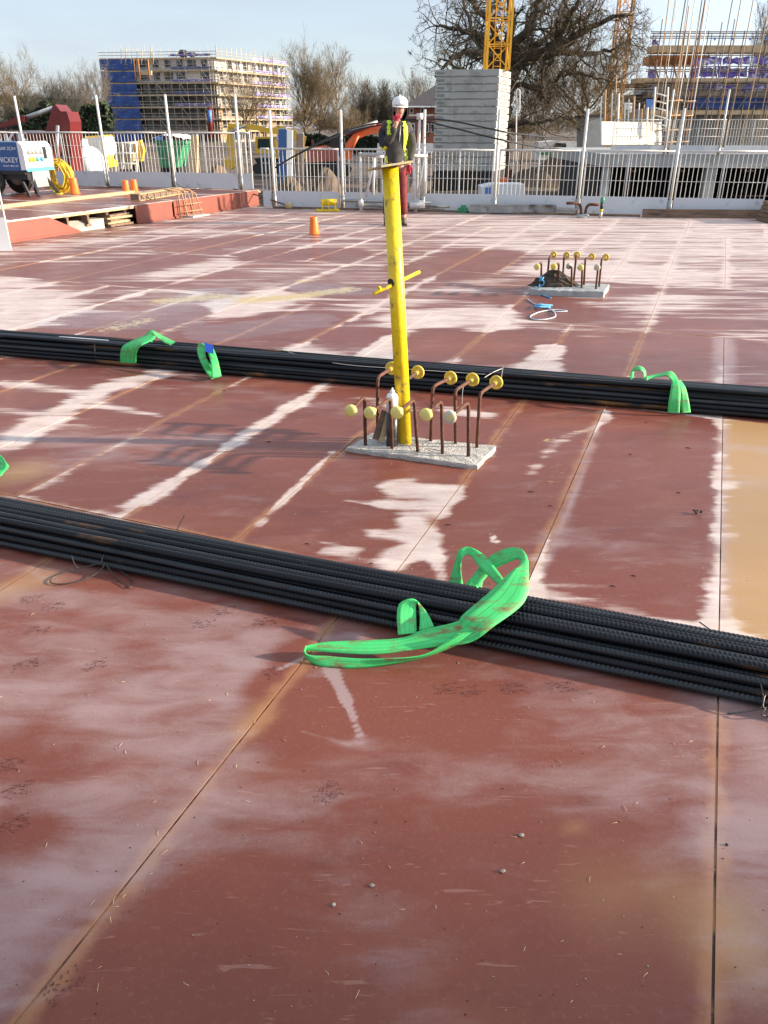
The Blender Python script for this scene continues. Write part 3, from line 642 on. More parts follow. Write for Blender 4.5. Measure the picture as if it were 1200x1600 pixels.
# ------------------------------------------------------------------ the two bundles of reinforcing bar
def rebar_mesh(L, r=.0128, pitch=.0135, n=10, ph=0.0, m='rebar', bow=.0):
    k = int(L/pitch); prof = ((0, r), (.42, r), (.56, r*1.085), (.82, r*1.085))
    xs, rr = [], []
    for i in range(k):
        for t, q in prof: xs.append((i+t)*pitch - L/2); rr.append(q)
    xs = np.array(xs); rr = np.array(rr)
    th = np.arange(n)*2*np.pi/n + ph
    X = xs[:, None] + (.55*r*np.sin(th)*1.0)[None, :] + 0*rr[:, None]
    Rr = rr[:, None]*np.ones(n)[None, :]
    lr = np.abs(np.cos(th)) > .96           # the two long ribs
    Rr[:, lr] = r*1.10
    V = np.stack([X, Rr*np.cos(th)[None, :], Rr*np.sin(th)[None, :]], -1).reshape(-1, 3)
    V[:, 1] += bow*np.sin(V[:, 0]*1.1+ph*5)+bow*.5*np.sin(V[:, 0]*2.7+ph*9)
    m_ = m; m = len(xs)
    i = np.arange(m-1)[:, None]*n; j = np.arange(n)[None, :]; j2 = (j+1) % n
    Fq = np.stack([i+j, i+n+j, i+n+j2, i+j2], -1).reshape(-1, 4)
    me = bpy.data.meshes.new('rebar'); me.from_pydata(V.tolist(), [], Fq.tolist()); 
    me.polygons.foreach_set('use_smooth', [True]*len(Fq)); me.materials.append(M[m_]); me.update(); return me
RB = [rebar_mesh(9.0, ph=.0, bow=.003), rebar_mesh(9.0, ph=.3, bow=-.004, m='rebar_c'), rebar_mesh(9.0, ph=.7, bow=.004, m='rebar_b'), rebar_mesh(9.0, ph=.5, bow=-.003), rebar_mesh(9.0, r=.0115, ph=.2, bow=.005, m='rebar_c')]
def bundle(name_label, near, rz, layers, cat='steel bars'):
    t = thing('rebar_bundle', name_label, cat, near, None, rz)
    d = .0285; z = .014
    for li, (cnt, off) in enumerate(layers):
        for k in range(cnt):
            o = bpy.data.objects.new('rebar', random.choice(RB)); COL.objects.link(o); o.parent = t
            y = .015+off+k*d+random.uniform(-.004, .004)
            o.location = (random.uniform(-.35, .35), y, z+random.uniform(-.001, .006))
            o.rotation_euler = (random.uniform(0, 6.28), random.uniform(-.0012, .0012), random.uniform(-.003, .003))
        z += .0252
    return t
B1 = bundle('dark bundle of ribbed steel bars in the foreground, tied with loose wire loops', G(600, 985), R(-19.7), [(9, 0), (9, .010), (8, .024), (5, .05)])
B2 = bundle('dark bundle of ribbed steel bars behind the yellow prop, with a white label on top', G(600, 607), R(-15.3), [(11, 0), (11, .010), (10, .024), (9, .038), (6, .06)])
def wpath(pts, n=6): return [Vector(q) for q in spline([G(x, y, z) for x, y, z in pts], n)]
def wire(parent, pts, r=.0022, m='wire', n=6):
    mb = MB(); path = wpath(pts, n)
    root = parent
    rot = Matrix.Rotation(-root.rotation_euler.z, 3, 'Z')
    mb.tube([rot @ (p-root.location) for p in path], r, 6)
    return mb.build('tie_wire', M[m], parent, world=False)
wire(B1, [(193,822,.088),(180,842,.080),(168,858,.062),(160,872,.050),(160,880,.035)])
wire(B1, [(162,878,.033),(140,884,.02),(105,893,.010),(80,905,.006),(84,912,.006),(110,911,.006),(140,902,.008),(158,890,.02),(164,880,.034)])
wire(B1, [(163,879,.036),(178,886,.02),(198,899,.008),(207,911,.006),(203,918,.006),(192,912,.006),(178,899,.012),(166,882,.034)])
wire(B1, [(112,868,.045),(116,880,.03),(122,888,.018)])
wire(B1, [(1215,1060,.05),(1196,1085,.05),(1190,1105,.03),(1172,1111,.012),(1137,1115,.004)])
wire(B1, [(1188,1066,.07),(1192,1085,.05),(1193,1106,.03),(1205,1100,.02)])
wire(B1, [(1200,1120,.004),(1190,1116,.02),(1196,1108,.03)])
wire(B1, [(276,829,.075),(283,815,.105),(289,803,.13)], .0022)
wire(B1, [(1093,972,.012),(1107,982,.02),(1121,991,.07)], .0025)
wire(B2, [(757,590,.13),(770,582,.135),(784,576,.14)], .002, 'wire_and_glint')
wire(B2, [(783,592,.13),(785,580,.15),(786,574,.16)], .0016, 'wire_and_glint')
wire(B2, [(722,631,.04),(723,610,.07),(726,600,.1)], .0014, 'wire_and_glint')
wire(B2, [(148,531,.128),(148,545,.11),(149,565,.02)], .0018)
wire(B2, [(420,541,.13),(520,567,.118),(640,577,.118),(760,585,.12)], .0022, 'wire_and_glint')  # long pale strand painted in for the highlight along a bar
t = B2; mb = MB(); rot = Matrix.Rotation(-t.rotation_euler.z, 3, 'Z')
pp = [rot @ (G(x, y, z)-t.location) for x, y, z in ((92, 526, .121), (170, 530, .121), (168, 538, .116), (96, 534, .116))]
mb.prism(pp, (0, 0, .002)); mb.build('label_strip', M['label_white'], t, world=False)

# ------------------------------------------------------------------ green webbing slings (edges followed as two curves)
def ribbon(edges, n=7, th=.0035):
    """edges: [(px,py,z, px,py,z)] left and right edge of the webbing -> thick strip with uv across"""
    A = [list(G(*e[:3]))+list(G(*e[3:])) for e in edges]
    Q = spline(A, n); vs, fs, uvs = [], [], []
    k = 5
    for i, q in enumerate(Q):
        a, c = Vector(q[:3]), Vector(q[3:])
        q0, q1 = Q[max(i-1, 0)], Q[min(i+1, len(Q)-1)]
        tv = (Vector(q1[:3])+Vector(q1[3:])-Vector(q0[:3])-Vector(q0[3:])); nn = tv.cross(c-a)
        nn = nn.normalized()*th/2 if nn.length > 1e-9 else Vector((0, 0, th/2))
        for s in (1, -1):
            for j in range(k): 
                f = j/(k-1); vs.append(a.lerp(c, f) + nn*s)
    w = 2*k
    for i in range(len(Q)-1):
        for j in range(k-1):
            fs.append((i*w+j, i*w+j+1, (i+1)*w+j+1, (i+1)*w+j)); uvs.append((j, j+1, j+1, j))
            fs.append((i*w+k+j+1, i*w+k+j, (i+1)*w+k+j, (i+1)*w+k+j+1)); uvs.append((j+1, j, j, j+1))
        fs.append((i*w, (i+1)*w, (i+1)*w+k, i*w+k)); uvs.append((0,)*4)
        fs.append((i*w+k-1, i*w+w-1, (i+1)*w+w-1, (i+1)*w+k-1)); uvs.append((4,)*4)
    L = (len(Q)-1)*w
    fs.append(tuple([j for j in range(k)] + [w-1-j for j in range(k)])); uvs.append(tuple([0]*(2*k)))
    fs.append(tuple([L+k-1-j for j in range(k)] + [L+k+j for j in range(k)])); uvs.append(tuple([0]*(2*k)))
    return vs, fs, uvs
def sling(label, ribbons, group='green webbing slings round the bar bundles', tagged=None):
    base = G(*ribbons[0][0][:3]); base.z = 0
    t = thing('lifting_sling', label, 'sling', base, group)
    for rb in ribbons:
        vs, fs, uvs = ribbon(rb)
        me = bpy.data.meshes.new('strap'); me.from_pydata([tuple(v-base) for v in vs], [], fs)
        ul = me.uv_layers.new(name='UVMap'); i = 0
        for f, u in zip(fs, uvs):
            for q in u: ul.data[i].uv = (0, q/4); i += 1
        me.polygons.foreach_set('use_smooth', [True]*len(fs)); me.materials.append(M['sling'])
        o = bpy.data.objects.new('strap', me); COL.objects.link(o); o.parent = t
    return t
sling('large green webbing sling lying over the front bar bundle in loose loops', [
  # ear on the right, turning into the broad face and the upper tail
  [(735,905,.09,746,919,.085), (762,872,.14,768,893,.115), (792,857,.175,793,879,.15), (812,857,.19,811,874,.175), (823,868,.195,812,884,.19), (826,890,.19,800,892,.19), (821,938,.15,765,925,.155),
   (774,977,.12,724,960,.125), (733,1004,.075,712,972,.10), (676,1011,.055,662,984,.075), (587,1022,.035,620,998,.055), (500,1018,.030,513,1003,.048), (479,1016,.026,477,1010,.046)],
  # lower tail coming back
  [(477,1011,.045,478,1016,.024), (476,1018,.035,477,1026,.010), (484,1024,.028,488,1036,.002), (513,1025,.026,510,1042,.001), (561,1029,.028,561,1044,.001), (610,1029,.036,631,1035,.008), (660,1024,.045,672,1024,.022), (690,1008,.07,724,1003,.07), (716,990,.098,760,985,.10)],
  # ear on the left
  [(701,911,.05,724,914,.05), (712,876,.11,720,892,.09), (718,859,.15,722,873,.13), (735,855,.16,733,867,.14), (760,870,.15,748,885,.13), (776,890,.135,762,899,.12), (789,908,.12,779,914,.11)],
  [(724,917,.05,752,921,.05), (744,895,.075,757,902,.075), (760,889,.09,770,892,.09)],
  # short bight coming out from between the bars
  [(622,992,.055,651,989,.055), (620,965,.085,650,962,.085), (623,945,.105,650,946,.105), (634,937,.118,653,941,.115), (648,937,.118,653,942,.115), (661,949,.105,655,952,.10), (671,964,.09,656,967,.085), (678,979,.07,655,985,.065)],
])
sling('green webbing sling hooked over the rear bundle at left, flat end trailing behind', [
  [(188,567,0.024,213,569,0.024), (188,553,0.090,213,555,0.090), (192,541,0.142,216,545,0.142), (207,532,0.172,223,539,0.172), (224,525,0.195,239,531,0.190), (232,519,0.210,243,526,0.200)],
  [(226,530,0.180,238,535,0.180), (229,520,0.205,237,526,0.195), (238,516,0.215,242,524,0.205), (249,522,0.190,250,530,0.180), (262,529,0.175,258,536,0.170), (274,534,0.168,266,539,0.166)],
])
s2 = sling('green webbing sling loop with a blue tag hanging over the rear bundle', [
  [(310,537,0.175,327,541,0.170), (308,548,0.140,321,552,0.135), (313,565,0.090,327,568,0.085), (322,582,0.027,335,582,0.024), (330,592,0.016,345,588,0.016)],
  [(327,538,0.175,312,536,0.180), (334,546,0.155,322,545,0.160), (341,565,0.100,329,567,0.100), (346,588,0.024,331,591,0.024)],
])
mb = MB(); q = [G(319,535,.196), G(333,540,.190), (G(334,553,.160)), (G(322,550,.160))]; mb.prism(q, Vector((0, -.004, .003))); mb.build('tag', M['tag_blue'], s2)
sling('green webbing sling knotted over the rear bundle at right', [
  [(1043,644,0.022,1062,645,0.022), (1045,625,0.090,1063,626,0.090), (1048,608,0.140,1063,609,0.140), (1049,596,0.172,1059,593,0.180), (1042,588,0.195,1050,581,0.205), (1028,589,0.180,1034,583,0.190), (1010,594,0.168,1012,588,0.180)],
  [(1065,645,0.022,1079,644,0.022), (1064,625,0.090,1076,625,0.090), (1063,608,0.140,1071,606,0.140), (1056,595,0.170,1063,594,0.170)],
  [(985,593,0.150,990,591,0.155), (986,582,0.180,991,580,0.185), (993,573,0.205,998,579,0.205), (1003,573,0.210,1002,579,0.210), (1009,581,0.190,1005,583,0.190), (1009,593,0.160,1004,593,0.160)],
])
sling('green webbing sling corner poking in at the left edge of the frame', [
  [(-60,705,0.032,-60,735,0.015), (-25,706,0.080,-25,745,0.040), (0,711,0.090,-2,745,0.040), (9,722,0.085,6,738,0.050), (14,728,0.070,12,733,0.060)],
])

# ------------------------------------------------------------------ concrete kickers with hooked starter bars
def slab(name, corners, z0, z1, m, parent, ragged=.006, seed=1):
    rr = random.Random(seed); c = [Vector(p) for p in corners]; ring = []
    for i in range(4):
        a, d = c[i], c[(i+1) % 4]; k = max(4, int((d-a).length/.035))
        for j in range(k):
            p = a.lerp(d, j/k); ring.append(Vector((p.x+rr.uniform(-ragged, ragged), p.y+rr.uniform(-ragged, ragged), 0)))
    n = len(ring); ce = sum(ring, Vector())/n; mb = MB()
    layers = [(1.0, z0), (1.0, z1-.006), (.985, z1)]
    vs = [Vector((ce.x+(p.x-ce.x)*s, ce.y+(p.y-ce.y)*s, z+(rr.uniform(-.002, .002) if z > z0 else 0))) for s, z in layers for p in ring]
    g = 8; 
    for q in (.9, .7, .45, .2):
        vs += [Vector((ce.x+(p.x-ce.x)*q, ce.y+(p.y-ce.y)*q, z1+rr.uniform(-.003, .003))) for p in ring]
    vs.append(Vector((ce.x, ce.y, z1))); K = 7
    fs = [(a*n+j, a*n+(j+1) % n, (a+1)*n+(j+1) % n, (a+1)*n+j) for a in range(K-1) for j in range(n)]
    fs += [((K-1)*n+j, (K-1)*n+(j+1) % n, K*n) for j in range(n)]
    mb.add(vs, fs, False)
    return mb.build(name, m, parent)
def starter(parent, base, bend, cap, z0, cap_mat, behind, r=.0085, cap_r=.031):
    B = G(base[0], base[1], z0); T = P(bend[0], bend[1], B.y); T.x = (T.x+B.x*0+T.x)/2; 
    C = G(cap[0], cap[1], T.z-.004)
    d = (C-T); dl = min(max(d.length, .06), .32); C = T + d.normalized()*dl if abs(dl-d.length) > .001 else C
    mb = MB(); mb.tube(arc_path([B-Vector((0, 0, .01)), T, C], .035, 6), r, 8)
    o = mb.build('starter_bar', M['rust'], parent)
    dn = (C-T).normalized(); mb = MB()
    if behind: mb.lathe([(r+.002, -.045), (r+.004, -.045), (r+.005, -.004), (cap_r*.72, -.005), (cap_r*.95, -.013), (cap_r*1.13, -.012), (cap_r*1.15, -.004), (cap_r*.9, .006), (cap_r*.5, .011), (.002, .012)], C, 18, axis=dn)
    else: mb.lathe([(r+.002, -.045), (r+.004, -.045), (r+.005, -.006), (cap_r*.97, -.006), (cap_r, -.001), (cap_r*.95, .006), (cap_r*.75, .011), (cap_r*.4, .0135), (.002, .014)], C, 18, axis=dn)
    mb.build('rebar_cap', M[cap_mat], o)
KZ = .022
k1 = thing('concrete_kicker', 'pale concrete pad with hooked rusty bars round the foot of the yellow prop', 'concrete pad', G(655, 702), 'concrete pads with hooked starter bars')
slab('pad', [G(541,699,KZ), G(745,727,KZ), G(776,697,KZ), G(580,676,KZ)], -.004, KZ, M['concrete'], k1)
for b, t_, c, m in [((571,695.6),(569.5,619),(548,642),'pale_cap'), ((613,700.5),(610,621.7),(578,645.5),'pale_cap'), ((653,705),(647,624),(620,645),'pale_cap'), ((691.5,708.5),(690,626.3),(665.6,648),'pale_cap'), ((732,712.7),(732,628),(703,652),'grey_cap')]:
    starter(k1, b, t_, c, KZ, m, False)
for b, t_, c in [((590,680),(590,589),(613,575)), ((632,684),(630,597),(653.5,581)), ((673,689),(676,604),(705,590)), ((712,693),(711,610),(739,592.5)), ((745,698.6),(750,614.7),(776,597))]:
    starter(k1, b, t_, c, KZ, 'yellow_cap', True)
K2 = .055
k2 = thing('concrete_kicker', 'farther concrete pad with hooked rusty bars, a heap of soil and blue rope on it', 'concrete pad', G(890, 458), 'concrete pads with hooked starter bars')
slab('pad', [G(829,452,K2), G(944,456,K2), G(952,444,K2), G(845,439,K2)], -.004, K2, M['concrete_grey'], k2, .006, 3)
for b, t_, c, m in [((845.6,447),(846,410),(839,417),'pale_cap'), ((871.4,448),(873.5,411),(865,416.5),'yellow_cap'), ((893,448.5),(893.5,418),(889,415.8),'grey_cap'), ((909,449.5),(910,412),(907,418),'pale_cap'), ((931,451.4),(935,414),(933,418),'grey_cap')]:
    starter(k2, b, t_, c, K2, m, False, .010, .030)
for b, t_, c in [((854.7,440),(858.2,401.5),(865.2,398)), ((879,441),(881.3,401.5),(885.4,398.9)), ((896,443),(900.2,401.5),(901.5,398.4)), ((912.5,445),(914.6,404),(925,401)), ((936,448),(940,405),(946.6,402))]:
    starter(k2, b, t_, c, K2, 'yellow_cap', True, .010, .030)
# soil heap
t = thing('soil_heap', 'small heap of dark soil on the left of the farther concrete pad', 'soil', G(868, 447, K2))
mb = MB(); c = G(868, 446, K2); rr = random.Random(4)
N_ = 22; vs = []
for i in range(7):
    q = i/6
    for j in range(N_):
        a = 2*math.pi*j/N_; w = 1-q
        rx, ry = .26*w, .14*w
        vs.append((c.x+rx*math.cos(a)*(1+rr.uniform(-.1, .1)) - .02*q, c.y+.03+ry*math.sin(a)*(1+rr.uniform(-.1, .1)), K2-.004+.13*(1-w**1.6)*(1+rr.uniform(-.2, .2)) ))
mb.add(vs, [(i*N_+j, i*N_+(j+1) % N_, (i+1)*N_+(j+1) % N_, (i+1)*N_+j) for i in range(6) for j in range(N_)])
mb.build('heap', M['soil'], t)
# blue rope
t = thing('blue_rope', 'blue rope tangled on the farther concrete pad and trailing over the deck', 'rope', G(850, 480))
mb = MB()
for s in range(5):
    pts = [(847+rr.uniform(-5, 5), 446-k*5+rr.uniform(-3, 3), K2+.01+.03*k) for k in range(4)]; mb.tube(wpath(pts), .006, 6)
mb.tube(wpath([(843,445,.10),(841,452,.05),(846,460,.01),(861,465.5,.006)]), .006, 6); mb.build('tangle', M['rope_blue'], t)
mb = MB(); mb.tube(wpath([(824,467,.006),(829,471,.006),(842,478,.006),(858,482,.006),(866,487,.006),(886,486,.006),(870,484,.007),(845,487,.006),(829,494,.006),(834,499,.006),(852,499,.006),(867,495,.006),(867,489,.014),(862,484,.012)], 8), .0055, 6)
mb.build('trailing_end', M['rope_pale'], t)
mb = MB(); 
for s in range(5): mb.tube(wpath([(834+rr.uniform(0,4),478+rr.uniform(-2,2),.01),(846+rr.uniform(-4,4),476+rr.uniform(-2,4),.03),(861+rr.uniform(-2,2),479+rr.uniform(-3,3),.01)]), .006, 6)
mb.build('knot', M['rope_blue'], t)

# ------------------------------------------------------------------ the yellow prop
pb = G(633, 691, KZ); pt = P(609.5, 261, pb.y)
t = thing('steel_prop', 'leaning yellow steel prop with a tilted top plate standing on the concrete pad', 'prop', pb)
ax = (pt-pb).normalized()
mb = MB(); mb.tube([pb-ax*.004, pt], .0355, 28); mb.build('tube', M['yellow'], t)
pc = P(617, 438, pb.y); pin0, pin1 = P(584, 459, pb.y-.11), P(655, 425, pb.y+.115); pd = (pin1-pin0).normalized()
mb = MB(); mb.tube([pin0, pin1], .0085, 10); mb.build('pin', M['yellow'], t)
foot = pb + ax*(pc-pb).dot(ax)
mb = MB(); mb.lathe([(.012, .025), (.019, .0355), (.019, .0385), (.010, .0385)], foot, 14, axis=-pd); mb.build('pin_hole', M['dark'], t)
mb = MB(); mb.tube([foot-pd*.12, foot-pd*.112], .0105, 10); mb.build('pin_collar', M['yellow'], t)
mb = MB(); pr = ax.to_track_quat('Z', 'Y').to_matrix() @ Matrix.Rotation(R(24), 3, 'Z') @ Matrix.Rotation(R(-7), 3, 'Y') @ Matrix.Rotation(R(3), 3, 'X')
pp_ = pt + ax*.004
mb.box(pp_, (.150, .150, .008), rot=pr); mb.build('top_plate', mat('scuffed_plate', (.55, .40, .08), .6, var=.2, scale=20, spots=(.33, .29, .22), spot_scale=14, spot_amt=.85), t)
mb = MB(); mb.blob(pp_+Vector((.0, .0, .008)), (.012, .012, .006), 8, 5); mb.build('nut', M['rust'], t)

# spray can and timber by the prop
cb = G(612.5, 695.5, KZ); ct = P(611, 606, cb.y); h = ct.z-cb.z
t = thing('spray_can', 'dark spray can with a white shoulder standing beside the yellow prop', 'spray can', cb)
mb = MB(); mb.lathe([(.026, 0), (.029, .003), (.029, h*.60)], cb, 20); mb.build('can_body', M['can_dark'], t)
mb = MB(); mb.lathe([(.029, h*.602), (.029, h*.84), (.026, h*.88), (.016, h*.91), (.013, h*.915)], cb, 20); mb.build('shoulder', M['white_paint'], t)
mb = MB(); mb.lathe([(.012, h*.916), (.012, h*.955), (.005, h*.97), (.004, h*1.0), (.001, h*1.005)], cb, 12); mb.build('nozzle', M['white_paint'], t)
t = thing('timber_offcut', 'small timber offcuts leaning behind the spray can', 'timber', G(592, 688, KZ))
mb = MB(); a = G(588, 687, KZ+.012); b = P(603, 642, a.y+.03); mb.bar(a, b, .042, .014, (0, 1, 0)); mb.build('batten', M['timber_dark'], t)
mb = MB(); a = G(596, 690, KZ+.012); b = P(607, 650, a.y+.03); mb.bar(a, b, .028, .016, (0, 1, 0)); mb.build('batten', M['timber'], t)

# ------------------------------------------------------------------ orange sleeves
def sleeve(px, py, z, hpx, label, lean=0):
    b = G(px, py, z); tp = P(px-.5, py-hpx, b.y); h = tp.z-z
    t = thing('orange_sleeve', label, 'marker', b, 'orange tapered plastic markers')
    mb = MB(); n = 14
    mb.lathe([(h*.335, 0), (h*.335, h*.02), (h*.30, h*.05), (h*.235, h*.97), (h*.22, h), (h*.19, h), (h*.19, h*.93), (.002, h*.92)], b, n)
    mb.build('cone_body', M['orange'], t)
    mb = MB(); mb.lathe([(h*.345, h*.001), (h*.345, h*.05), (h*.31, h*.06)], b, n); mb.build('rim', M['orange'], t)
sleeve(491, 365.5, 0, 27, 'orange tapered marker standing alone on the wet deck left of the person')
sleeve(117.5, 303, UZ, 25, 'orange tapered marker on the raised deck beside the yellow hose')
sleeve(198, 302.5, UZ, 21, 'orange tapered marker on the raised deck, left one of the pair by the black bag')
sleeve(211, 301.5, UZ, 21, 'orange tapered marker on the raised deck, right one of the pair by the black bag')

# ------------------------------------------------------------------ things lying along the far fence
def lying_beam(p0, p1, z0, w, h, m, parent, name, off=-.20):
    a, c = G(*p0), G(*p1); mb = MB(); mb.bar(a+Vector((0,0,z0+h/2))+FN*off, c+Vector((0,0,z0+h/2))+FN*off, w, h); return mb.build(name, m, parent)
t = thing('metal_beam', 'grey stained beam lying on packers below the far fence', 'beam', G(815, 331))
lying_beam((735, 331.5), (868, 333), .03, .10, .12, M['grey_metal'], t, 'web')
lying_beam((735, 331.5), (868, 333), .15, .14, .012, M['grey_metal'], t, 'flange'); lying_beam((735, 331.5), (868, 333), .018, .14, .012, M['grey_metal'], t, 'flange')
lying_beam((860, 332), (902, 333), .06, .05, .05, M['galv'], t, 'inner_tube')
t = thing('green_clamp', 'dark green clamp at the left end of the grey beam', 'clamp', G(726, 331))
lying_beam((719, 330.5), (732, 331), .0, .14, .09, M['green_paint'], t, 'clamp_body'); lying_beam((722, 330.5), (730, 330.5), .09, .06, .04, M['green_paint'], t, 'clamp_jaw')
t = thing('timber_plank', 'long brown timber plank lying below the far fence at right', 'plank', G(1095, 337))
lying_beam((1002, 338), (1200, 339.5), .0, .06, .14, M['timber_dark'], t, 'plank_body')
for x in (1040, 1078, 1130, 1165): 
    mb = MB(); a = G(x, 339.2)+Vector((0, -.036, .07))-FN*.2; mb.lathe([(.012, 0), (.012, .008), (.004, .012)], a, 6, axis=(0, -1, 0)); mb.build('bolt_head', M['rust'], t)
t = thing('timber_plank', 'dark thin timber batten lying along the foot of the far fence', 'plank', G(700, 333)); lying_beam((430, 324.5), (1000, 338), .0, .05, .035, M['timber_dark'], t, 'batten', -.10)
t = thing('steel_tubes', 'grey scaffold tubes lying behind the white frame', 'tubes', G(640, 325))
for i, (p0, p1, z) in enumerate([((560, 327), (704, 331), .10), ((575, 326), (696, 330), .06), ((540, 326), (675, 330), .16)]):
    mb = MB(); a, c = G(*p0)-FN*.14, G(*p1)-FN*.14; mb.tube([a+Vector((0, 0, z)), c+Vector((0, 0, z))], .024, 8); mb.build('tube', M['galv' if i else 'grey_metal'], t)
# white A-frame stand behind the person
t = thing('steel_stand', 'white steel A-frame stand behind the person, with sloping legs', 'steel stand', G(612, 330))
def sb(p, q, r=.022, name='leg', m='steel_white'):
    mb = MB(); mb.tube([p, q], r, 8); mb.build(name, M[m], t)
y0 = G(565, 331.5).y
for px, pxt in ((565, 563), (649, 646)):
    a = G(px, 329 if px < 600 else 331); a.y = y0; sb(a+Vector((0,0,.0)), P(pxt, 238, y0), .028, 'upright')
sb(P(560, 241, y0), P(668, 244, y0), .034, 'cross_bar', 'galv')
for (x0, y0_), (x1, y1_) in (((572, 308), (586, 246)), ((586, 246), (600, 244)), ((583, 305), (585, 248)), ((652, 308), (664, 246)), ((663, 307), (664, 247))):
    sb(P(x0, y0_, y0-.02), P(x1, y1_, y0-.02), .024, 'brace')
sb(P(656, 180, y0+.5), P(651, 300, y0+.5), .026, 'mast'); sb(P(656, 177, y0+.5), P(656, 187, y0+.5), .06, 'mast_head')
for x in (560, 652): sb(P(x, 318, y0-.03), P(x+8, 318, y0-.03), .055, 'roller')
sb(P(640, 322, y0-.05), P(664, 320, y0-.05), .06, 'roller'); sb(P(568, 320, y0), P(650, 322, y0), .03, 'bottom_bar', 'grey_metal')
# yellow bracket
t = thing('yellow_bracket', 'yellow metal bracket lying at the foot of the far fence', 'bracket', G(512, 330))
b = G(512, 330); mb = MB(); mb.box(b+Vector((0, 0, .02)), (.44, .22, .03), .2); mb.build('base_plate', M['yellow'], t)
mb = MB()
for dx in (-.1, .02, .14): mb.prism([b+Vector((dx, -.08, .036)), b+Vector((dx, .08, .036)), b+Vector((dx, .06, .2)), b+Vector((dx, -.05, .2))], (.02, 0, 0))
mb.build('ribs', M['yellow'], t); mb = MB(); mb.tube([b+Vector((-.12, 0, .16)), b+Vector((.18, 0, .16))], .06, 10); mb.build('barrel', M['yellow'], t)
# bar with a disc end, left
t = thing('steel_bar', 'bent dark steel bar with a disc at its end, leaning off the raised deck corner', 'steel bar', G(450, 322))
mb = MB(); a = P(358, 293, U1.y+.1); c = G(451, 322, .05); mb.tube([a, a.lerp(c, .5)+Vector((0, 0, .02)), c], .012, 8); mb.build('rod', M['rust'], t)
mb = MB(); mb.lathe([(.02, -.03), (.07, -.03), (.07, .01), (.03, .03)], c, 14, axis=(.5, -.8, 0)); mb.build('disc', M['timber'], t)
# small kicker with two hooks, green tube
t = thing('starter_stub', 'small mortar lump with two bent brown pipes in front of the far fence', 'starter bars', G(910, 340))
b = G(911, 341); mb = MB(); mb.blob(b+Vector((0, .06, .02)), (.12, .09, .05), 10, 6, .2, 3); mb.build('mortar_lump', M['concrete_grey'], t)
for pts in ([(908, 338, 0), (907, 317.5, 0), (886, 317.5, -.1)], [(914, 338, 0), (917, 319, 0), (936, 320, 0)]):
    mb = MB(); mb.tube(arc_path([P(x, y, b.y+.06+dy) for x, y, dy in pts], .09, 6), .026, 8); mb.build('bent_pipe', M['rust'], t)
t = thing('green_topped_tube', 'dark tube with a green top and yellow band standing by the bent pipes', 'tube', G(938, 341))
b = G(938, 341); tp = P(939, 308, b.y); h = tp.z
for z0, z1, m, r, nm in ((0, .32, 'galv', .026, 'foot'), (.32, .44, 'hose', .032, 'band'), (.44, .72, 'black', .028, 'sleeve'), (.72, 1.0, 'green_paint', .034, 'cap')):
    mb = MB(); mb.lathe([(r, z0*h), (r, z1*h*.97), (r*.6, z1*h)], b, 12); mb.build(nm, M[m], t)
t = thing('timber_stack', 'stack of brown timbers cut by the right edge of the frame', 'timber stack', G(1215, 345))
for i in range(5):
    mb = MB(); a = G(1192+i*1.5, 347); c = a+Vector((1.6, .1, 0)); z = .04+.062*i; mb.bar(a+Vector((0, 0, z)), c+Vector((0, 0, z)), .5, .055); mb.build('timber', M['timber_dark'], t)

# bent rebar cage at the raised deck
t = thing('rebar_cage', 'small cage of bent bars standing in front of the red edge boards', 'rebar cage', upos(292))
for i, (x, top) in enumerate([(279, 297), (284, 296), (289, 296), (294, 296), (300, 296), (306, 297)]):
    a = upos(x)-UN*(.06+.09*(i % 2)); a.z = 0; tp = P(x-1, top+ (3 if i % 2 else 0), a.y)
    mb = MB(); mb.tube(arc_path([a, tp, tp-UE*.22+UN*.12+Vector((0, 0, .02))], .07, 5), .011, 6); mb.build('bent_bar', M['rust_pale'], t)
for z in (.10, .22):
    mb = MB(); a = upos(278)-UN*.16; c = upos(307)-UN*.16; mb.tube([a+Vector((0,0,z)), c+Vector((0,0,z))], .007, 6); mb.build('link', M['rust_pale'], t)
mb = MB(); a = upos(284)-UN*.15; c = upos(311)-UN*.15; mb.bar(a+Vector((0,0,.012)), c+Vector((0,0,.012)), .22, .022); mb.build('mortar_base', M['concrete'], t)

# ------------------------------------------------------------------ on the raised deck
def onup(px, py): return G(px, py, UZ)
t = thing('timber_strip', 'long pale timber strip lying along the raised deck', 'timber', onup(110, 316))
mb = MB(); a, c = onup(-40, 330), onup(207, 302); mb.bar(a+Vector((0,0,.025)), c+Vector((0,0,.025)), .13, .05); mb.build('strip', M['timber'], t)
t = thing('timber_box', 'dark timber box beam with pale edges on the raised deck edge', 'timber beam', onup(244, 310))
mb = MB(); a, c = onup(211, 314), onup(277, 303); mb.bar(a+Vector((0,0,.055)), c+Vector((0,0,.055)), .16, .10); mb.build('beam_body', M['timber_dark'], t)
for z in (.008, .108):
    mb = MB(); mb.bar(a+Vector((0,0,z))-UN*.01, c+Vector((0,0,z))-UN*.01, .20, .012); mb.build('edge_strip', M['timber'], t)
for i in range(7):
    mb = MB(); p = a.lerp(c, (i+.5)/7)-UN*.09; mb.box(p+Vector((0,0,.055)), (.02, .012, .085), math.atan2(UE.y, UE.x)); mb.build('rib', M['board_dark'], t)
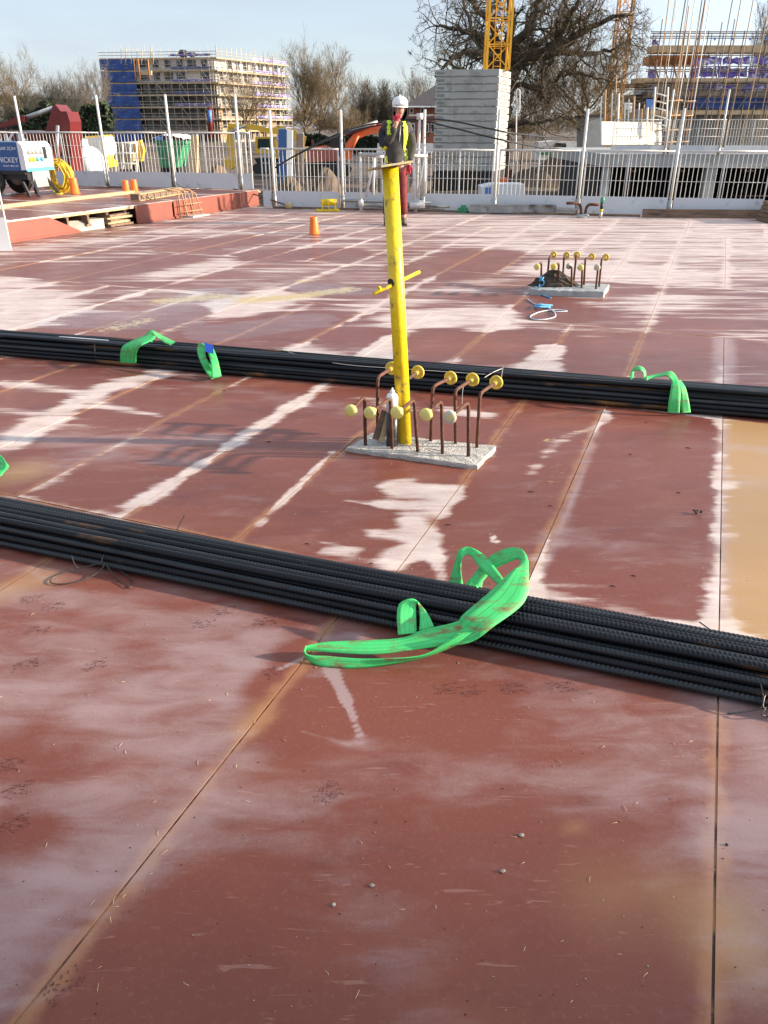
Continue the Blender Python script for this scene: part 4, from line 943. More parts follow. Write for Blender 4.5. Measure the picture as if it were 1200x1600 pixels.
# water jug
b = onup(163, 291); t = thing('water_jug', 'milky plastic water jug lying against the toe board of the raised deck', 'jug', b)
mb = MB(); ax_ = LD; mb.lathe([(.05, -.20), (.13, -.195), (.155, -.17), (.155, .14), (.13, .18), (.04, .20)], b+Vector((0, 0, .155)), 16, axis=ax_); mb.build('jug_body', M['jug'], t)
mb = MB(); mb.lathe([(.03, .20), (.03, .235), (.01, .24)], b+Vector((0, 0, .155)), 10, axis=-ax_); mb.build('cap', M['red_machine'], t)
# black bag
b = onup(202, 292); t = thing('black_bag', 'black bag and dark box heaped by the toe board behind the orange pair', 'bag', b)
mb = MB(); mb.blob(b+Vector((.24, .02, .07)), (.20, .14, .11), 12, 8, .16, 2); mb.build('bag', M['black'], t)
mb = MB(); mb.box(b+Vector((-.04, .08, .17)), (.26, .10, .34), .1); mb.build('box', mat('dark_brown_case', (.06, .03, .03), .6), t)
mb = MB(); mb.blob(b+Vector((-.20, -.02, .04)), (.24, .12, .06), 10, 6, .2, 5); mb.build('cloth', M['navy'], t)
# thin cable hanging over the toe board
t = thing('loose_cable', 'thin dark cable hanging over the toe board of the raised deck', 'cable', onup(275, 297))
mb = MB(); mb.tube([Vector(q) for q in spline([P(268, 272, LB.y+.25), P(273, 283, LB.y), P(283, 292, LB.y-.15), P(300, 296, LB.y-.3), P(330, 296.5, LB.y-.3)], 6)], .006, 6); mb.build('cable', M['cable'], t)

# ------------------------------------------------------------------ towable compressor on the raised deck
C0 = onup(46, 308)
t = thing('compressor', 'blue and white towable compressor with white lettering at the left edge of the raised deck', 'compressor', C0, None, R(-14)); t.scale = (1, .8, 1)
def cbox(name, c, s, m, par=None, rot=None):
    mb = MB(); mb.box(c, s, rot=rot); return mb.build(name, M[m], par or t, world=False)
mb = MB(); mb.prism([Vector((x, 0, z)) for x, z in ((-2.2, .44), (-.002, .44), (-.002, .80), (-.03, .87), (-.09, .905), (-2.1, .905), (-2.2, .84))], (0, 1.0, 0)); mb.build('canopy', M['blue_paint'], t, world=False)
mb = MB(); mb.prism([Vector((x, -.004, z)) for x, z in ((-.055, .45), (.055, .45), (.055, .78), (.03, .86), (-.03, .912), (-.055, .912))], (0, 1.008, 0)); mb.build('end_panel', M['white_paint'], t, world=False)
cbox('stripe', (.05, .5, .455), (.02, .99, .06), 'cyan_paint')
cbox('lower_panel', (.0, .52, .295), (.06, .62, .29), 'galv'); cbox('chassis', (-1.0, .5, .36), (2.0, .86, .15), 'black'); cbox('side_skirt', (-1.05, .03, .41), (2.1, .05, .07), 'black')
for y in (.14, .26, .40, .56): 
    for z, m in ((.74, 'galv'), (.62, 'hose' if y < .3 else 'cyan_paint')):
        mb = MB(); mb.lathe([(.042, 0), (.042, .03), (.034, .045), (.012, .05)], (.055, y+.02, z), 12, axis=(1, 0, 0)); mb.build('socket', M[m], t, world=False)
cbox('display', (.058, .74, .72), (.012, .12, .2), 'glass')
for x in (-.75,):
    for y in (.02, .98):
        mb = MB(); mb.lathe([(.12, -.09), (.25, -.085), (.275, -.04), (.275, .04), (.25, .085), (.12, .09)], (x, y, .275), 20, axis=(0, 1, 0)); wh_ = mb.build('wheel', M['rubber'], t, world=False)
        mb = MB(); mb.lathe([(.03, -.10), (.13, -.095), (.13, .095), (.03, .10)], (x, y, .275), 14, axis=(0, 1, 0)); mb.build('rim', M['galv'], wh_, world=False)
for (x0, y0, x1, y1) in ((-.15, .08, -.02, .06), (.0, .25, .10, .18), (.0, .72, .14, .88), (-.4, .9, -.4, .95)):
    mb = MB(); mb.bar((x0, y0, .30), (x1, y1, .0), .045, .05); mb.build('support_leg', M['black'], t, world=False)
text_mesh('lettering', 'P. HICKEY', .125, M['letter'], t, (-.36, -.004, .61), (R(90), 0, 0))
text_mesh('lettering', '110 BAR 2CA+', .078, M['letter'], t, (-.33, -.004, .80), (R(90), 0, 0))
text_mesh('lettering', 'PLANT HIRE LTD', .042, M['letter'], t, (-.26, -.004, .515), (R(90), 0, 0))
cbox('side_vent', (-.95, -.004, .7), (.5, .012, .2), 'black')
# coil of yellow hose
hb = onup(93, 300); t = thing('hose_coil', 'big tangled coil of yellow hose hung on the right end of the compressor', 'hose', hb)
rr = random.Random(11)
hc = P(93, 275, hb.y-.25)
for g in range(6):
    mb = MB()
    for i in range(5):
        rad = .225*rr.uniform(.75, 1.08); off = Vector((rr.uniform(-.05, .05), rr.uniform(-.10, .10), rr.uniform(-.04, .02))); tl = rr.uniform(-.5, .5); pts = []
        for k in range(25):
            a = 2*math.pi*k/24; pts.append(hc+off+Vector((rad*.95*math.cos(a)*math.cos(tl), rad*.5*math.sin(tl)*math.cos(a)+.02*math.sin(3*a+g), rad*1.18*math.sin(a)+.012*math.sin(5*a+i))))
        mb.tube(pts, .0105, 6, cap=False)
    mb.build('loop', M['hose'], t)
mb = MB(); mb.tube([Vector(q) for q in spline([P(57, 270, hb.y), P(60, 282, hb.y-.1), P(68, 292, hb.y-.15), P(80, 295, hb.y-.1), P(88, 292, hb.y)], 6)], .010, 6); mb.build('tail', M['hose'], t)
t = thing('hose_end', 'pale yellow hose end lying below the coil on the raised deck', 'hose', onup(90, 303))
mb = MB()
for k in range(3):
    pts = [onup(84+rr.uniform(0, 20), 300+rr.uniform(-3, 4))+Vector((0, 0, .012)) for _ in range(6)]; mb.tube([Vector(q) for q in spline(pts, 6)], .010, 6)
mb.build('loops', M['hose'], t)

# ------------------------------------------------------------------ generic outline solids for machines at a known distance
def solid(name, pts, D, thick, m, parent, dy=0.0):
    mb = MB(); mb.prism([P(x, y, D) + Vector((0, dy, 0)) for x, y in pts], (0, thick, 0)); return mb.build(name, M[m], parent)
def rod(name, p, q, D, r, m, parent, dy=0.0, n=8):
    mb = MB(); mb.tube([P(*p, D)+Vector((0, dy, 0)), P(*q, D)+Vector((0, dy, 0))], r, n); return mb.build(name, M[m], parent)
def pxz(py, D): return P(600, py, D).z
# red machine on the far left
D = 25.0
t = thing('red_machine', 'dark red machine with a jib, bright ram and white letters behind the left fence', 'machine', P(60, 200, D)*1.0)
t.location.z = GZ
solid('jib', [(-60, 205), (-60, 196), (0, 193), (33, 180), (38, 181), (37, 190), (0, 200)], D, .35, 'red_machine', t)
rod('ram', (34, 185), (79, 169), D, .065, 'galv', t, .17, 12)
solid('mast_head', [(70, 208), (82, 166), (86, 163), (95, 174), (103, 212)], D, .9, 'red_machine', t)
solid('mast_column', [(94, 174), (104, 174), (109, 190), (110, 212), (113, 290), (104, 290), (100, 212)], D, .95, 'red_machine', t, .002)
solid('hopper', [(-60, 204), (30, 204), (66, 207), (62, 300), (-60, 300)], D, 1.4, 'red_machine', t, .12)
lt = text_mesh('lettering', 'AKE', .62, M['letter'], t, (0, 0, 0), (R(90), 0, 0), .01); lt.location = P(13, 220, D)+Vector((0, .10, 0))-t.location
rod('rod', (95, 196), (93, 262), D, .05, 'galv', t, -.25); rod('ladder_rail', (97, 196), (95, 262), D, .03, 'galv', t, -.3)
for x in (-.9, .9):
    mb = MB(); mb.box((t.location.x-.6+x, D+.7, GZ+.45), (.5, 3.0, .9)); mb.build('track', M['black'], t)
# white bags and site clutter behind the raised deck
def site_thing(name, label, cat, D, px, group=None):
    o = thing(name, label, cat, P(px, 240, D), group); o.location.z = GZ; return o
D = 31.0
t = site_thing('bulk_bag', 'white bulk bag standing behind the barrier left of the jug, the upper one', 'bag', D, 120)
mb = MB(); c = P(121, 233, D); mb.box(c, (.62, .6, .62)); mb.build('bag_body', M['white_sheet'], t)
mb = MB(); mb.box((c.x, c.y+.1, (GZ+c.z-.31)/2), (.7, .7, c.z-.312-GZ)); mb.build('pallet_stack', M['timber'], t)
t = site_thing('bulk_bag', 'large white bulk bag standing behind the barrier directly above the jug', 'bag', D-1, 140)
c = P(140, 256, D-1); mb = MB(); mb.blob(c, (.55, .5, .58), 14, 9, .05, 2); mb.build('bag_body', M['white_sheet'], t)
mb = MB(); mb.box((c.x, c.y, (GZ+c.z-.45)/2), (1.0, .9, c.z-.45-GZ)); mb.build('pallet', M['timber'], t)
t = site_thing('yellow_dumper', 'yellow dumper with cream canopy standing behind the white bags', 'dumper', 38, 146)
D = 38
solid('skip', [(120, 216), (160, 214), (166, 236), (158, 252), (128, 252)], D, 1.5, 'plaster', t); solid('canopy', [(130, 213), (160, 211), (160, 216), (130, 216)], D, 1.2, 'yellow_machine', t, .2)
solid('chassis', [(124, 252), (168, 252), (168, 262), (124, 262)], D, 1.4, 'yellow_machine', t, .1)
for x in (130, 160):
    mb = MB(); mb.lathe([(.25, -.2), (.5, -.18), (.5, .18), (.25, .2)], Vector((P(x, 262, D).x, D, GZ+.5)), 14, axis=(0, 1, 0)); mb.build('wheel', M['rubber'], t)
solid('engine_cover', [(158, 243), (170, 243), (172, 256), (158, 256)], D, .9, 'yellow_machine', t, -.2)
t = site_thing('yellow_bin', 'yellow panel standing on edge among grey frames behind the barrier', 'panel', 42, 218)
solid('panel_face', [(207, 221), (219, 219), (224, 236), (221, 252), (214, 252)], 42, .4, 'yellow_machine', t)
solid('stand', [(208, 252), (222, 252), (226, 300), (204, 300)], 42, .4, 'dark', t)
t = site_thing('frame_rack', 'grey steel rack with tangled frames behind the barrier, left of the yellow panel', 'rack', 42, 195)
for x in (181, 192, 204, 213): rod('upright', (x, 222), (x+1, 290), 42, .05, 'plaster', t)
for y in (224, 240, 256, 270): rod('shelf_bar', (180, y), (215, y-1), 42, .05, 'plaster', t)
solid('crates', [(184, 243), (206, 240), (206, 256), (184, 258)], 42.3, .8, 'timber', t)
t = site_thing('green_skip', 'green skip under a white and blue sheet behind the barrier', 'skip', 44, 262)
D = 44
solid('skip_body', [(244, 222), (286, 224), (276, 262), (252, 262)], D, 2.0, 'green_paint', t); solid('lip', [(240, 219), (290, 221), (290, 225), (240, 224)], D, 2.1, 'green_paint', t, -.05)
for x in (252, 264, 276): solid('rib', [(x, 226), (x+2, 226), (x+1, 260), (x-1, 260)], D, .1, 'green_paint', t, -.11)
solid('stand', [(250, 262), (280, 262), (280, 292), (250, 292)], D, 1.6, 'dark', t, .2)
mb = MB(); rr = random.Random(3); K = 12; top = []
for j in range(5):
    for i in range(K):
        top.append(P(236+i*4.8, 219-7*math.sin(math.pi*i/(K-1))-rr.uniform(0, 2.5), D)+Vector((0, -.2+j*.6, .05*math.sin(j*2))))
mb.add(top, [(j*K+i, j*K+i+1, (j+1)*K+i+1, (j+1)*K+i) for j in range(4) for i in range(K-1)], True); mb.build('sheet', M['white_sheet'], t)
solid('blue_patch', [(243, 214), (257, 213), (255, 219), (245, 219)], D, .03, 'tarp_blue', t, -.26)
# two concrete posts
for px, w, y0, m, lb, D in ((305, 7, 212, 'timber', 'tan timber post standing behind the barrier between green skip and yellow digger', 40), (444, 9, 202, 'blue_paint', 'blue and white post standing right of the yellow digger', 45), (471, 8, 209, 'board_dark', 'brown timber post standing left of the orange digger', 46)):
    t = site_thing('site_post', lb, 'post', D, px)
    solid('post_body', [(px-w, y0), (px+w*.4, y0), (px+w*.4, 300), (px-w, 300)], D, .35, m, t)
    solid('cap', [(px-w*.9, y0-2), (px+w*.3, y0-2), (px+w*.4, y0-.1), (px-w, y0-.1)], D, .32, 'concrete_grey', t)
    if px == 444: solid('white_side', [(px+w*.45, y0), (px+w*1.4, y0+2), (px+w*1.4, 300), (px+w*.45, 300)], D, .35, 'white_paint', t)
# orange hump of earth
def mound(name, label, px0, px1, ytop, D, m='earth', depth=6, seed=0):
    t = site_thing(name, label, 'earth', D, (px0+px1)/2); rr = random.Random(seed); mb = MB(); K = 24; J = 9; vs = []
    ph = [rr.uniform(0, 6) for _ in range(4)]
    for j in range(J):
        for i in range(K):
            f = i/(K-1); g = j/(J-1)
            h = (math.sin(math.pi*f)**.7)*(math.sin(math.pi*g)**.8)*(1+.18*math.sin(9*f+ph[0])+.12*math.sin(17*f+5*g+ph[1]))*rr.uniform(.88, 1.08)
            p = P(px0+(px1-px0)*f, 240, D); vs.append((p.x, D+(g-.5)*depth, GZ-.3+(pxz(ytop, D)-GZ+.3)*h))
    mb.add(vs, [(j*K+i, j*K+i+1, (j+1)*K+i+1, (j+1)*K+i) for j in range(J-1) for i in range(K-1)]); mb.build('heap', M[m], t); return t
mound('earth_mound', 'brown earth mound behind the far barrier left of the person', 380, 560, 268, 36, seed=1)
mound('earth_mound', 'low earth mound behind the barrier below the yellow digger', 280, 410, 274, 38, seed=5)
mound('earth_mound', 'low dark earth bank in front of the brick house', 560, 690, 268, 48, seed=8)
mound('earth_mound', 'rough reddish earth bank right of the concrete stack', 790, 950, 246, 55, 'earth', 8, 9)

# yellow digger
D = 62
t = site_thing('yellow_digger', 'yellow digger with an arched boom behind the raised deck corner', 'digger', D, 440)
solid('boom', [(474, 232), (478, 214), (462, 204), (440, 197), (418, 200), (400, 195), (358, 193), (357, 199), (398, 203), (420, 209), (446, 210), (462, 220)], D, .6, 'yellow_machine', t)
solid('dipper', [(356, 192), (364, 196), (366, 222), (369, 246), (360, 247), (353, 224)], D, .45, 'yellow_machine', t, .08)
solid('bucket', [(352, 246), (370, 246), (372, 258), (360, 266), (350, 258)], D, 1.0, 'yellow_machine', t, -.2)
rod('ram', (385, 196), (360, 206), D, .09, 'galv', t, -.15); rod('ram', (430, 214), (452, 232), D, .10, 'galv', t, -.15)
solid('cab', [(398, 214), (428, 214), (430, 240), (398, 240)], D, 1.4, 'yellow_machine', t, .3); solid('window', [(402, 217), (425, 217), (426, 232), (402, 232)], D, .05, 'glass', t, .24)
solid('engine_cover', [(432, 232), (478, 230), (482, 248), (430, 248)], D, 2.0, 'yellow_machine', t, .2)
solid('undercarriage', [(396, 248), (484, 248), (478, 258), (402, 258)], D, 2.2, 'dark', t, .3)
for dy in (.1, 2.1): solid('track', [(392, 262), (398, 256), (484, 256), (490, 262), (484, 272), (398, 272)], D, .55, 'black', t, dy)
# orange digger
D = 56
t = site_thing('orange_digger', 'orange digger with a bent boom left of the person', 'digger', D, 500)
solid('boom', [(534, 246), (542, 222), (556, 205), (576, 199), (596, 196), (597, 206), (574, 211), (560, 217), (552, 232), (547, 250)], D, .6, 'orange_machine', t)
solid('dipper', [(590, 192), (598, 190), (603, 210), (608, 238), (602, 240), (596, 214)], D, .45, 'orange_machine', t, .05)
rod('ram', (545, 206), (590, 190), D, .10, 'galv', t, -.15); rod('hydraulic_line', (540, 212), (588, 194), D, .07, 'red_machine', t, -.2); rod('ram', (548, 236), (560, 212), D, .09, 'orange_machine', t, -.2)
solid('bucket', [(598, 238), (612, 236), (614, 250), (604, 256), (595, 250)], D, 1.0, 'dark', t, -.2)
solid('engine_cover', [(478, 233), (512, 230), (526, 236), (530, 252), (476, 254)], D, 2.2, 'pink_machine', t, .2); solid('handrail', [(480, 231), (510, 227), (510, 229), (480, 233)], D, .1, 'orange_machine', t, .3)
solid('cab', [(512, 216), (536, 216), (540, 250), (512, 250)], D, 1.2, 'dark', t, 1.4); solid('window', [(515, 219), (533, 219), (535, 236), (515, 236)], D, .05, 'glass', t, 1.34)
solid('exhaust', [(484, 218), (487, 218), (490, 234), (486, 234)], D, .12, 'red_machine', t, 1.0)
solid('undercarriage', [(474, 254), (540, 252), (536, 262), (480, 264)], D, 2.4, 'dark', t, .3)
for dy in (.1, 2.2): solid('track', [(468, 268), (474, 260), (542, 259), (548, 266), (542, 278), (474, 279)], D, .55, 'black', t, dy)
# low white roadside barriers
for i, px in enumerate((628, 648, 668, 540, 600)):
    t = site_thing('road_barrier', 'low %s barrier beyond the dig, %s' % (('red', 'white', 'white', 'red', 'white')[i], ('just right of the person', 'beside the foot of the brick house', 'against the concrete stack', 'right of the orange digger', 'hidden half by the person')[i]), 'barrier', 75, px)
    solid('barrier_body', [(px-10, 224), (px+9, 224), (px+10, 238), (px-11, 238)], 75, .4, 'red_machine' if i in (0, 3) else 'kick', t); solid('foot', [(px-12, 238), (px+11, 238), (px+11, 241), (px-12, 241)], 75, .6, 'concrete_grey', t, -.1)

# ------------------------------------------------------------------ crane base: precast blocks, mast
D = 50.0
cn = P(775, 200, D); cn.z = GZ; ldir = Vector((-.985, .17, 0)); rdir = Vector((.36, .93, 0)).normalized()
t = thing('ballast_stack', 'tall stack of grey precast concrete blocks under the yellow crane mast', 'concrete stack', cn)
NL = 14; z0 = pxz(268, D); z1 = pxz(107.5, D); hh = (z1-z0)/NL
LW = 3.62; RW = 2.95
mb = MB(); mb.prism([cn+Vector((0,0,.0)), cn+ldir*LW, cn+ldir*LW+rdir*RW, cn+rdir*RW], (0, 0, z0-GZ-.02)); mb.build('base_frame', M['dark'], t)
for i in range(NL):
    z = z0+i*hh; jx = random.uniform(-.025, .025); o = cn+ldir*jx+rdir*random.uniform(-.02, .02); g = .055
    mb = MB(); Z = lambda zz: Vector((0, 0, zz-GZ))
    b0, b1, b2, b3 = o, o+ldir*LW, o+ldir*LW+rdir*RW, o+rdir*RW
    n1 = Vector((ldir.y, -ldir.x, 0)); n1 = n1 if n1.y < 0 else -n1
    # chamfered block: narrow foot, full body
    ins = lambda p, k: p + (o+ldir*LW/2+rdir*RW/2-p)*k
    for za, zb, ka, kb in ((z, z+g, .04, .04), (z+g, z+hh-.012, 0, 0)):
        vs = [ins(p, ka)+Z(za) for p in (b0, b1, b2, b3)] + [ins(p, kb)+Z(zb) for p in (b0, b1, b2, b3)]
        mb.add(vs, [(0,1,2,3), (7,6,5,4), (0,4,5,1), (1,5,6,2), (2,6,7,3), (3,7,4,0)])
    for f in (.20, .69):
        c = o+ldir*LW*f; mb.prism([c+n1*.03+Z(z+g*.3), c+ldir*.22+n1*.03+Z(z+g*.3), c+ldir*.19+n1*.03+Z(z+hh*.93), c+ldir*.03+n1*.03+Z(z+hh*.93)], -n1*.05)
    blk = mb.build('ballast_block', M['concrete_block'], t)
    n2 = Vector((rdir.y, -rdir.x, 0)); mb = MB(); SM = MATS.get('slot_shade_concrete') or mat('slot_shade_concrete', (.24, .235, .22), .9)  # darker flush panels paint the shade inside the slots
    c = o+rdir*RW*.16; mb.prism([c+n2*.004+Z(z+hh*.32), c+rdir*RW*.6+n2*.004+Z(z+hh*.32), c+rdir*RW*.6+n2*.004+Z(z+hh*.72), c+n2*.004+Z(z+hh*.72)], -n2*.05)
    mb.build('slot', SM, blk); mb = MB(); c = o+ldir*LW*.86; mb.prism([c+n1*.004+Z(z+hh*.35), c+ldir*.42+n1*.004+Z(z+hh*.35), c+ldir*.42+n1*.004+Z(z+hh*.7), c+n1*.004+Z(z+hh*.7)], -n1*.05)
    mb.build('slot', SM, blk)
def mast(label, c, half, ang, za, zb, m, group=None, step=1.25, leg=.075, br=.04):
    t = thing('crane_mast', label, 'crane', c+Vector((0, 0, za)), group)
    cs = [c+Vector((half*1.414*math.cos(ang+k*math.pi/2), half*1.414*math.sin(ang+k*math.pi/2), 0)) for k in range(4)]
    for p in cs:
        mb = MB(); mb.bar(p+Vector((0,0,za)), p+Vector((0,0,zb)), leg*1.6); mb.build('leg', M[m], t)
    mb = MB(); z = za; k = 0
    while z < zb-.1:
        for i in range(4):
            p, q = cs[i], cs[(i+1) % 4]
            mb.bar(p+Vector((0,0,z)), q+Vector((0,0,z)), br*1.5)
            a, b = (p, q) if (k+i) % 2 else (q, p); mb.bar(a+Vector((0,0,z)), b+Vector((0,0,min(z+step, zb))), br*1.5)
        z += step; k += 1
    mb.build('lattice', M[m], t)
    mb = MB(); z = za+.2; a = c+Vector((-.2, 0, 0)); b = c+Vector((.2, 0, 0))
    for p in (a, b): mb.tube([p+Vector((0,0,za)), p+Vector((0,0,zb))], .03, 5)
    while z < zb: mb.tube([a+Vector((0,0,z)), b+Vector((0,0,z))], .022, 4); z += .3
    mb.build('ladder', M[m], t)
mc = P(776, 100, D+1.4)
mast('yellow lattice crane mast rising from the concrete stack', Vector((mc.x, mc.y, 0)), .64, R(25+180+20), z1+.004, 16, 'crane')
mc = P(967, 100, 82); mast('orange lattice crane mast half hidden behind the bare oak', Vector((mc.x, mc.y, 0)), .62, R(20), GZ, 18, 'crane_dim', None, 1.4)
# white hooped post right of the stack
t = site_thing('hooped_post', 'thin white post with a long hoop at its top, right of the concrete stack', 'post', 47, 810)
D = 47; rod('pole', (807, 172), (805, 300), D, .035, 'steel_white', t)
mb = MB(); mb.tube(arc_path([P(x, y, D) for x, y in ((807, 172), (807, 140), (812, 140), (812, 174), (803, 174))], .12, 4), .035, 6); mb.build('hoop', M['steel_white'], t)
t = site_thing('generator', 'white box cabinet with blue sign behind the barrier, by the foot of the concrete stack', 'cabinet', 40, 785)
solid('cabinet_body', [(752, 292), (770, 288), (820, 288), (822, 320), (752, 320)], 40, 1.5, 'white_paint', t); solid('sign', [(758, 293), (769, 292), (769, 303), (758, 303)], 40, .01, 'tarp_blue', t, -.014)
t = site_thing('traffic_cone', 'orange and red markers behind the barrier at the stack foot', 'marker', 44, 788)
solid('marker_body', [(781, 278), (793, 278), (795, 290), (779, 290)], 44, .4, 'orange', t); solid('red_marker', [(793, 266), (801, 264), (801, 282), (794, 282)], 44.2, .3, 'red_machine', t)

# two slack black cables
t = thing('black_cable', 'pair of slack black cables sagging from the white mast across the site', 'cable', Vector((P(655, 190, 16).x, 16, 1.3)))
for a in (([(430, 262, 16.0), (470, 238, 16.0), (533, 207, 16.2), (590, 192, 16.3), (650, 186, 16.0), (700, 188, 15.9), (760, 200, 15.6), (800, 208, 15.6), (860, 215, 18)]), ([(440, 255, 16.0), (500, 224, 16.0), (560, 202, 16.2), (650, 189, 16.0), (700, 198, 15.9), (760, 213, 15.6), (800, 222, 15.6), (850, 232, 18)])):
    mb = MB(); mb.tube([Vector(q) for q in spline([P(*p) for p in a], 6)], .014, 6); mb.build('cable', M['cable'], t)

# ------------------------------------------------------------------ second deck on the right, with its own barriers
D = 37.0
xl, xr = P(946, 240, D).x, P(1420, 240, D).x
zt = pxz(241, D); zb = pxz(261, D)
t = thing('grey_deck_building', 'grey concrete deck on columns with dark openings below, behind the far barrier at right', 'building', Vector(((xl+xr)/2, D, GZ)))
mb = MB(); mb.box(((xl+xr)/2, D+6, (zt+zb)/2), (xr-xl, 12, zt-zb)); mb.build('slab', M['concrete_grey'], t)
for px, w in ((949, 10), (1111, 17), (1290, 17)):
    x = P(px, 280, D).x; ww = w/1343*D; mb = MB(); mb.box((x, D+.35, (zb+GZ)/2), (ww, .5, zb-GZ-.004)); mb.build('column', M['concrete_grey'], t)
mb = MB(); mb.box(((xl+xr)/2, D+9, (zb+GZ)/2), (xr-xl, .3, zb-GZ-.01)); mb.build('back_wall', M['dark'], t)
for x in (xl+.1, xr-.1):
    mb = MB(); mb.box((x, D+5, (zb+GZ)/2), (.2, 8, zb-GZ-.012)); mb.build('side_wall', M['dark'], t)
for i, px in enumerate((985, 1060, 1168)):
    x = P(px, 280, D+3).x; mb = MB(); mb.tube([(x, D+3, GZ), (x, D+3, zb)], .05, 6); mb.build('shore_prop', M['tube_dark'], t)
    mb = MB(); mb.box((x, D+3, zb-.3), (.5, .1, .08)); mb.build('shore_head', M['timber'], t)
pa = [P(x, 235, D).x for x in (952, 1043, 1128, 1212, 1300)]
wr = ['left part, before the rusty column bars', 'beside the rusty column bars', 'under the violet sheeting', 'at the right frame edge']
for i in range(4):
    barrier(Vector((pa[i]+.03, D-.05, 0)), Vector((pa[i+1]-.03, D-.05, 0)), zt, pxz(227, D)-zt, pxz(187, D)-zt, 'white barrier on the farther grey deck, '+wr[i], 'white mesh barriers on the farther grey deck', pitch=.125, r=.012)
for i, (x, s) in enumerate(zip((1041, 1126), ('left', 'right'))):
    p = Vector((P(x, 220, D-.15).x, D-.15, 0)); guard_post(p, zt, pxz(140, D)-zt, 'white guard post of the farther grey deck, the %s one of two' % s, 'white posts of the farther grey deck', .045)
t = thing('white_hoarding', 'cream white panel hoarding with short white bars above, on the farther grey deck', 'hoarding', Vector((P(985, 220, D+2).x, D+2, zt)))
D2_ = D+2.0
for i, (x0, x1) in enumerate(((940, 963), (963, 986), (986, 1010), (1010, 1034))): (lambda m_, a, b: (m_.prism([P(x0+.3, 190+i*.3, a), P(x1-.3, 190+i*.3, b), P(x1-.3, 226, b), P(x0+.3, 226, a)], (0, .2, 0)), m_.build('panel', M['plaster'], t)))(MB(), D2_+i*.33-.6, D2_+i*.33-.27)
t = thing('upstand_bars', 'row of short pale bars rising above the white hoarding', 'starter bars', Vector((P(985, 190, D2_+.5).x, D2_+.5, zt)))
for i, (x, y) in enumerate([(946, 140), (957, 145), (963, 118), (967, 146), (973, 146), (983, 155), (991, 150), (999, 161), (1007, 163), (1012, 168), (1018, 165), (940, 150), (1003, 170), (977, 160)]):
    rod('bar', (x, y), (x-3, 225), D2_+.5, .03 if i % 3 else .05, 'plaster' if i % 2 else 'rust_pale', t)
# tall rusty column reinforcement
def cage(label, xs_, D, ybot, m2):
    t = thing('column_cage', label, 'column bars', P(sum(xs_)/len(xs_), ybot, D), 'tall bars of unfinished columns'); t.location.z = zt
    for i, x in enumerate(xs_):
        b = P(x, ybot, D+(i % 3)*.35); b.z = zt; top = zt + rr.uniform(6.0, 9.5)*(1 if i % 4 else .72)
        mb = MB(); mb.tube([b, Vector((b.x+rr.uniform(-.15, .15), b.y, top))], .017 if i % 3 else .024, 5); mb.build('bar', M[('rust_pale', m2, 'plaster', 'rust')[i % 4]], t)
    x0, x1 = P(min(xs_), ybot, D).x, P(max(xs_), ybot, D).x
    for z in (.4, .9, 1.5, 2.1):
        mb = MB(); mb.tube([(x0-.05, D-.03, zt+z), (x1+.05, D-.03, zt+z+.05)], .025, 5); mb.build('tie', M['rust_pale'], t)
    return t
cage('left cluster of tall rusty column bars in front of the violet scaffold', [1018, 1024, 1030, 1036, 1041, 1046, 1051, 1056], D+2.6, 215, 'rust_pale')
cage('right cluster of tall rusty column bars in front of the violet scaffold', [1050, 1055, 1060, 1064, 1068, 1072, 1076, 1066], D+3.6, 215, 'formwork')
t = thing('tall_bar', 'single thin tall bars standing right of the column cages', 'column bars', Vector((P(1130, 215, D+3).x, D+3, zt)), None)
for x, h in ((1105, 7), (1118, 9), (1136, 9), (1160, 6.2), (1182, 9), (1095, 5.2), (1190, 8)):
    b = P(x, 215, D+3); b.z = zt; mb = MB(); mb.tube([b, b+Vector((.1, 0, h))], .022, 5); mb.build('bar', M['tube_dark' if x % 2 else 'rust_pale'], t)
t = thing('site_ladder', 'pale ladder leaning between the column cages', 'ladder', P(1030, 180, D+2.2)); t.location.z = zt
for x0, x1 in ((1024, 1019), (1044, 1040)): rod('stile', (x0, 100+(x0 % 5)*9), (x1, 205), D+2.2, .04, 'plaster', t)
for y in (145, 157, 168, 180, 192): rod('rung', (1022, y), (1042, y+5), D+2.2, .03, 'plaster', t)
t = thing('rubble', 'green and grey rubble piled on the farther grey deck', 'rubble', Vector((P(1040, 220, D+1).x, D+1, zt)))
rr = random.Random(21)
for i in range(9):
    mb = MB(); x = P(1012+i*13, 220, D+1).x; mb.blob((x, D+1+rr.uniform(-.3, .3), zt+.1), (.35, .3, rr.uniform(.15, .32)), 8, 5, .3, i); mb.build('lump', M[('green_paint', 'concrete_grey', 'soil', 'bark_grey')[i % 4] if i % 4 else 'bark_dark'], t)
# grey panels left of the hoarding
t = site_thing('grey_cabin', 'dark grey cabin behind the oak, left of the white hoarding', 'cabin', 60, 930)
solid('cabin_body', [(916, 183), (944, 181), (944, 270), (916, 270)], 60, 3, 'concrete_grey', t); solid('roof', [(913, 180), (946, 178), (946, 182), (913, 184)], 60, 3.2, 'slate', t, -.1)
t = site_thing('site_truck', 'white and red van parked beyond the oak trunk', 'van', 68, 872)
solid('van_body', [(842, 222), (866, 220), (905, 222), (908, 250), (840, 250)], 68, 2, 'white_paint', t); solid('windscreen', [(868, 223), (884, 224), (886, 236), (864, 236)], 68, .05, 'glass', t, -.06); solid('stripe', [(842, 238), (905, 238), (905, 242), (842, 242)], 68, .03, 'green_paint', t, -.04)
for px in (855, 895):
    mb = MB(); mb.lathe([(.15, -.1), (.38, -.1), (.38, .1), (.15, .1)], Vector((P(px, 250, 68).x, 68, GZ+.38)), 14, axis=(0, 1, 0)); mb.build('wheel', M['rubber'], t)

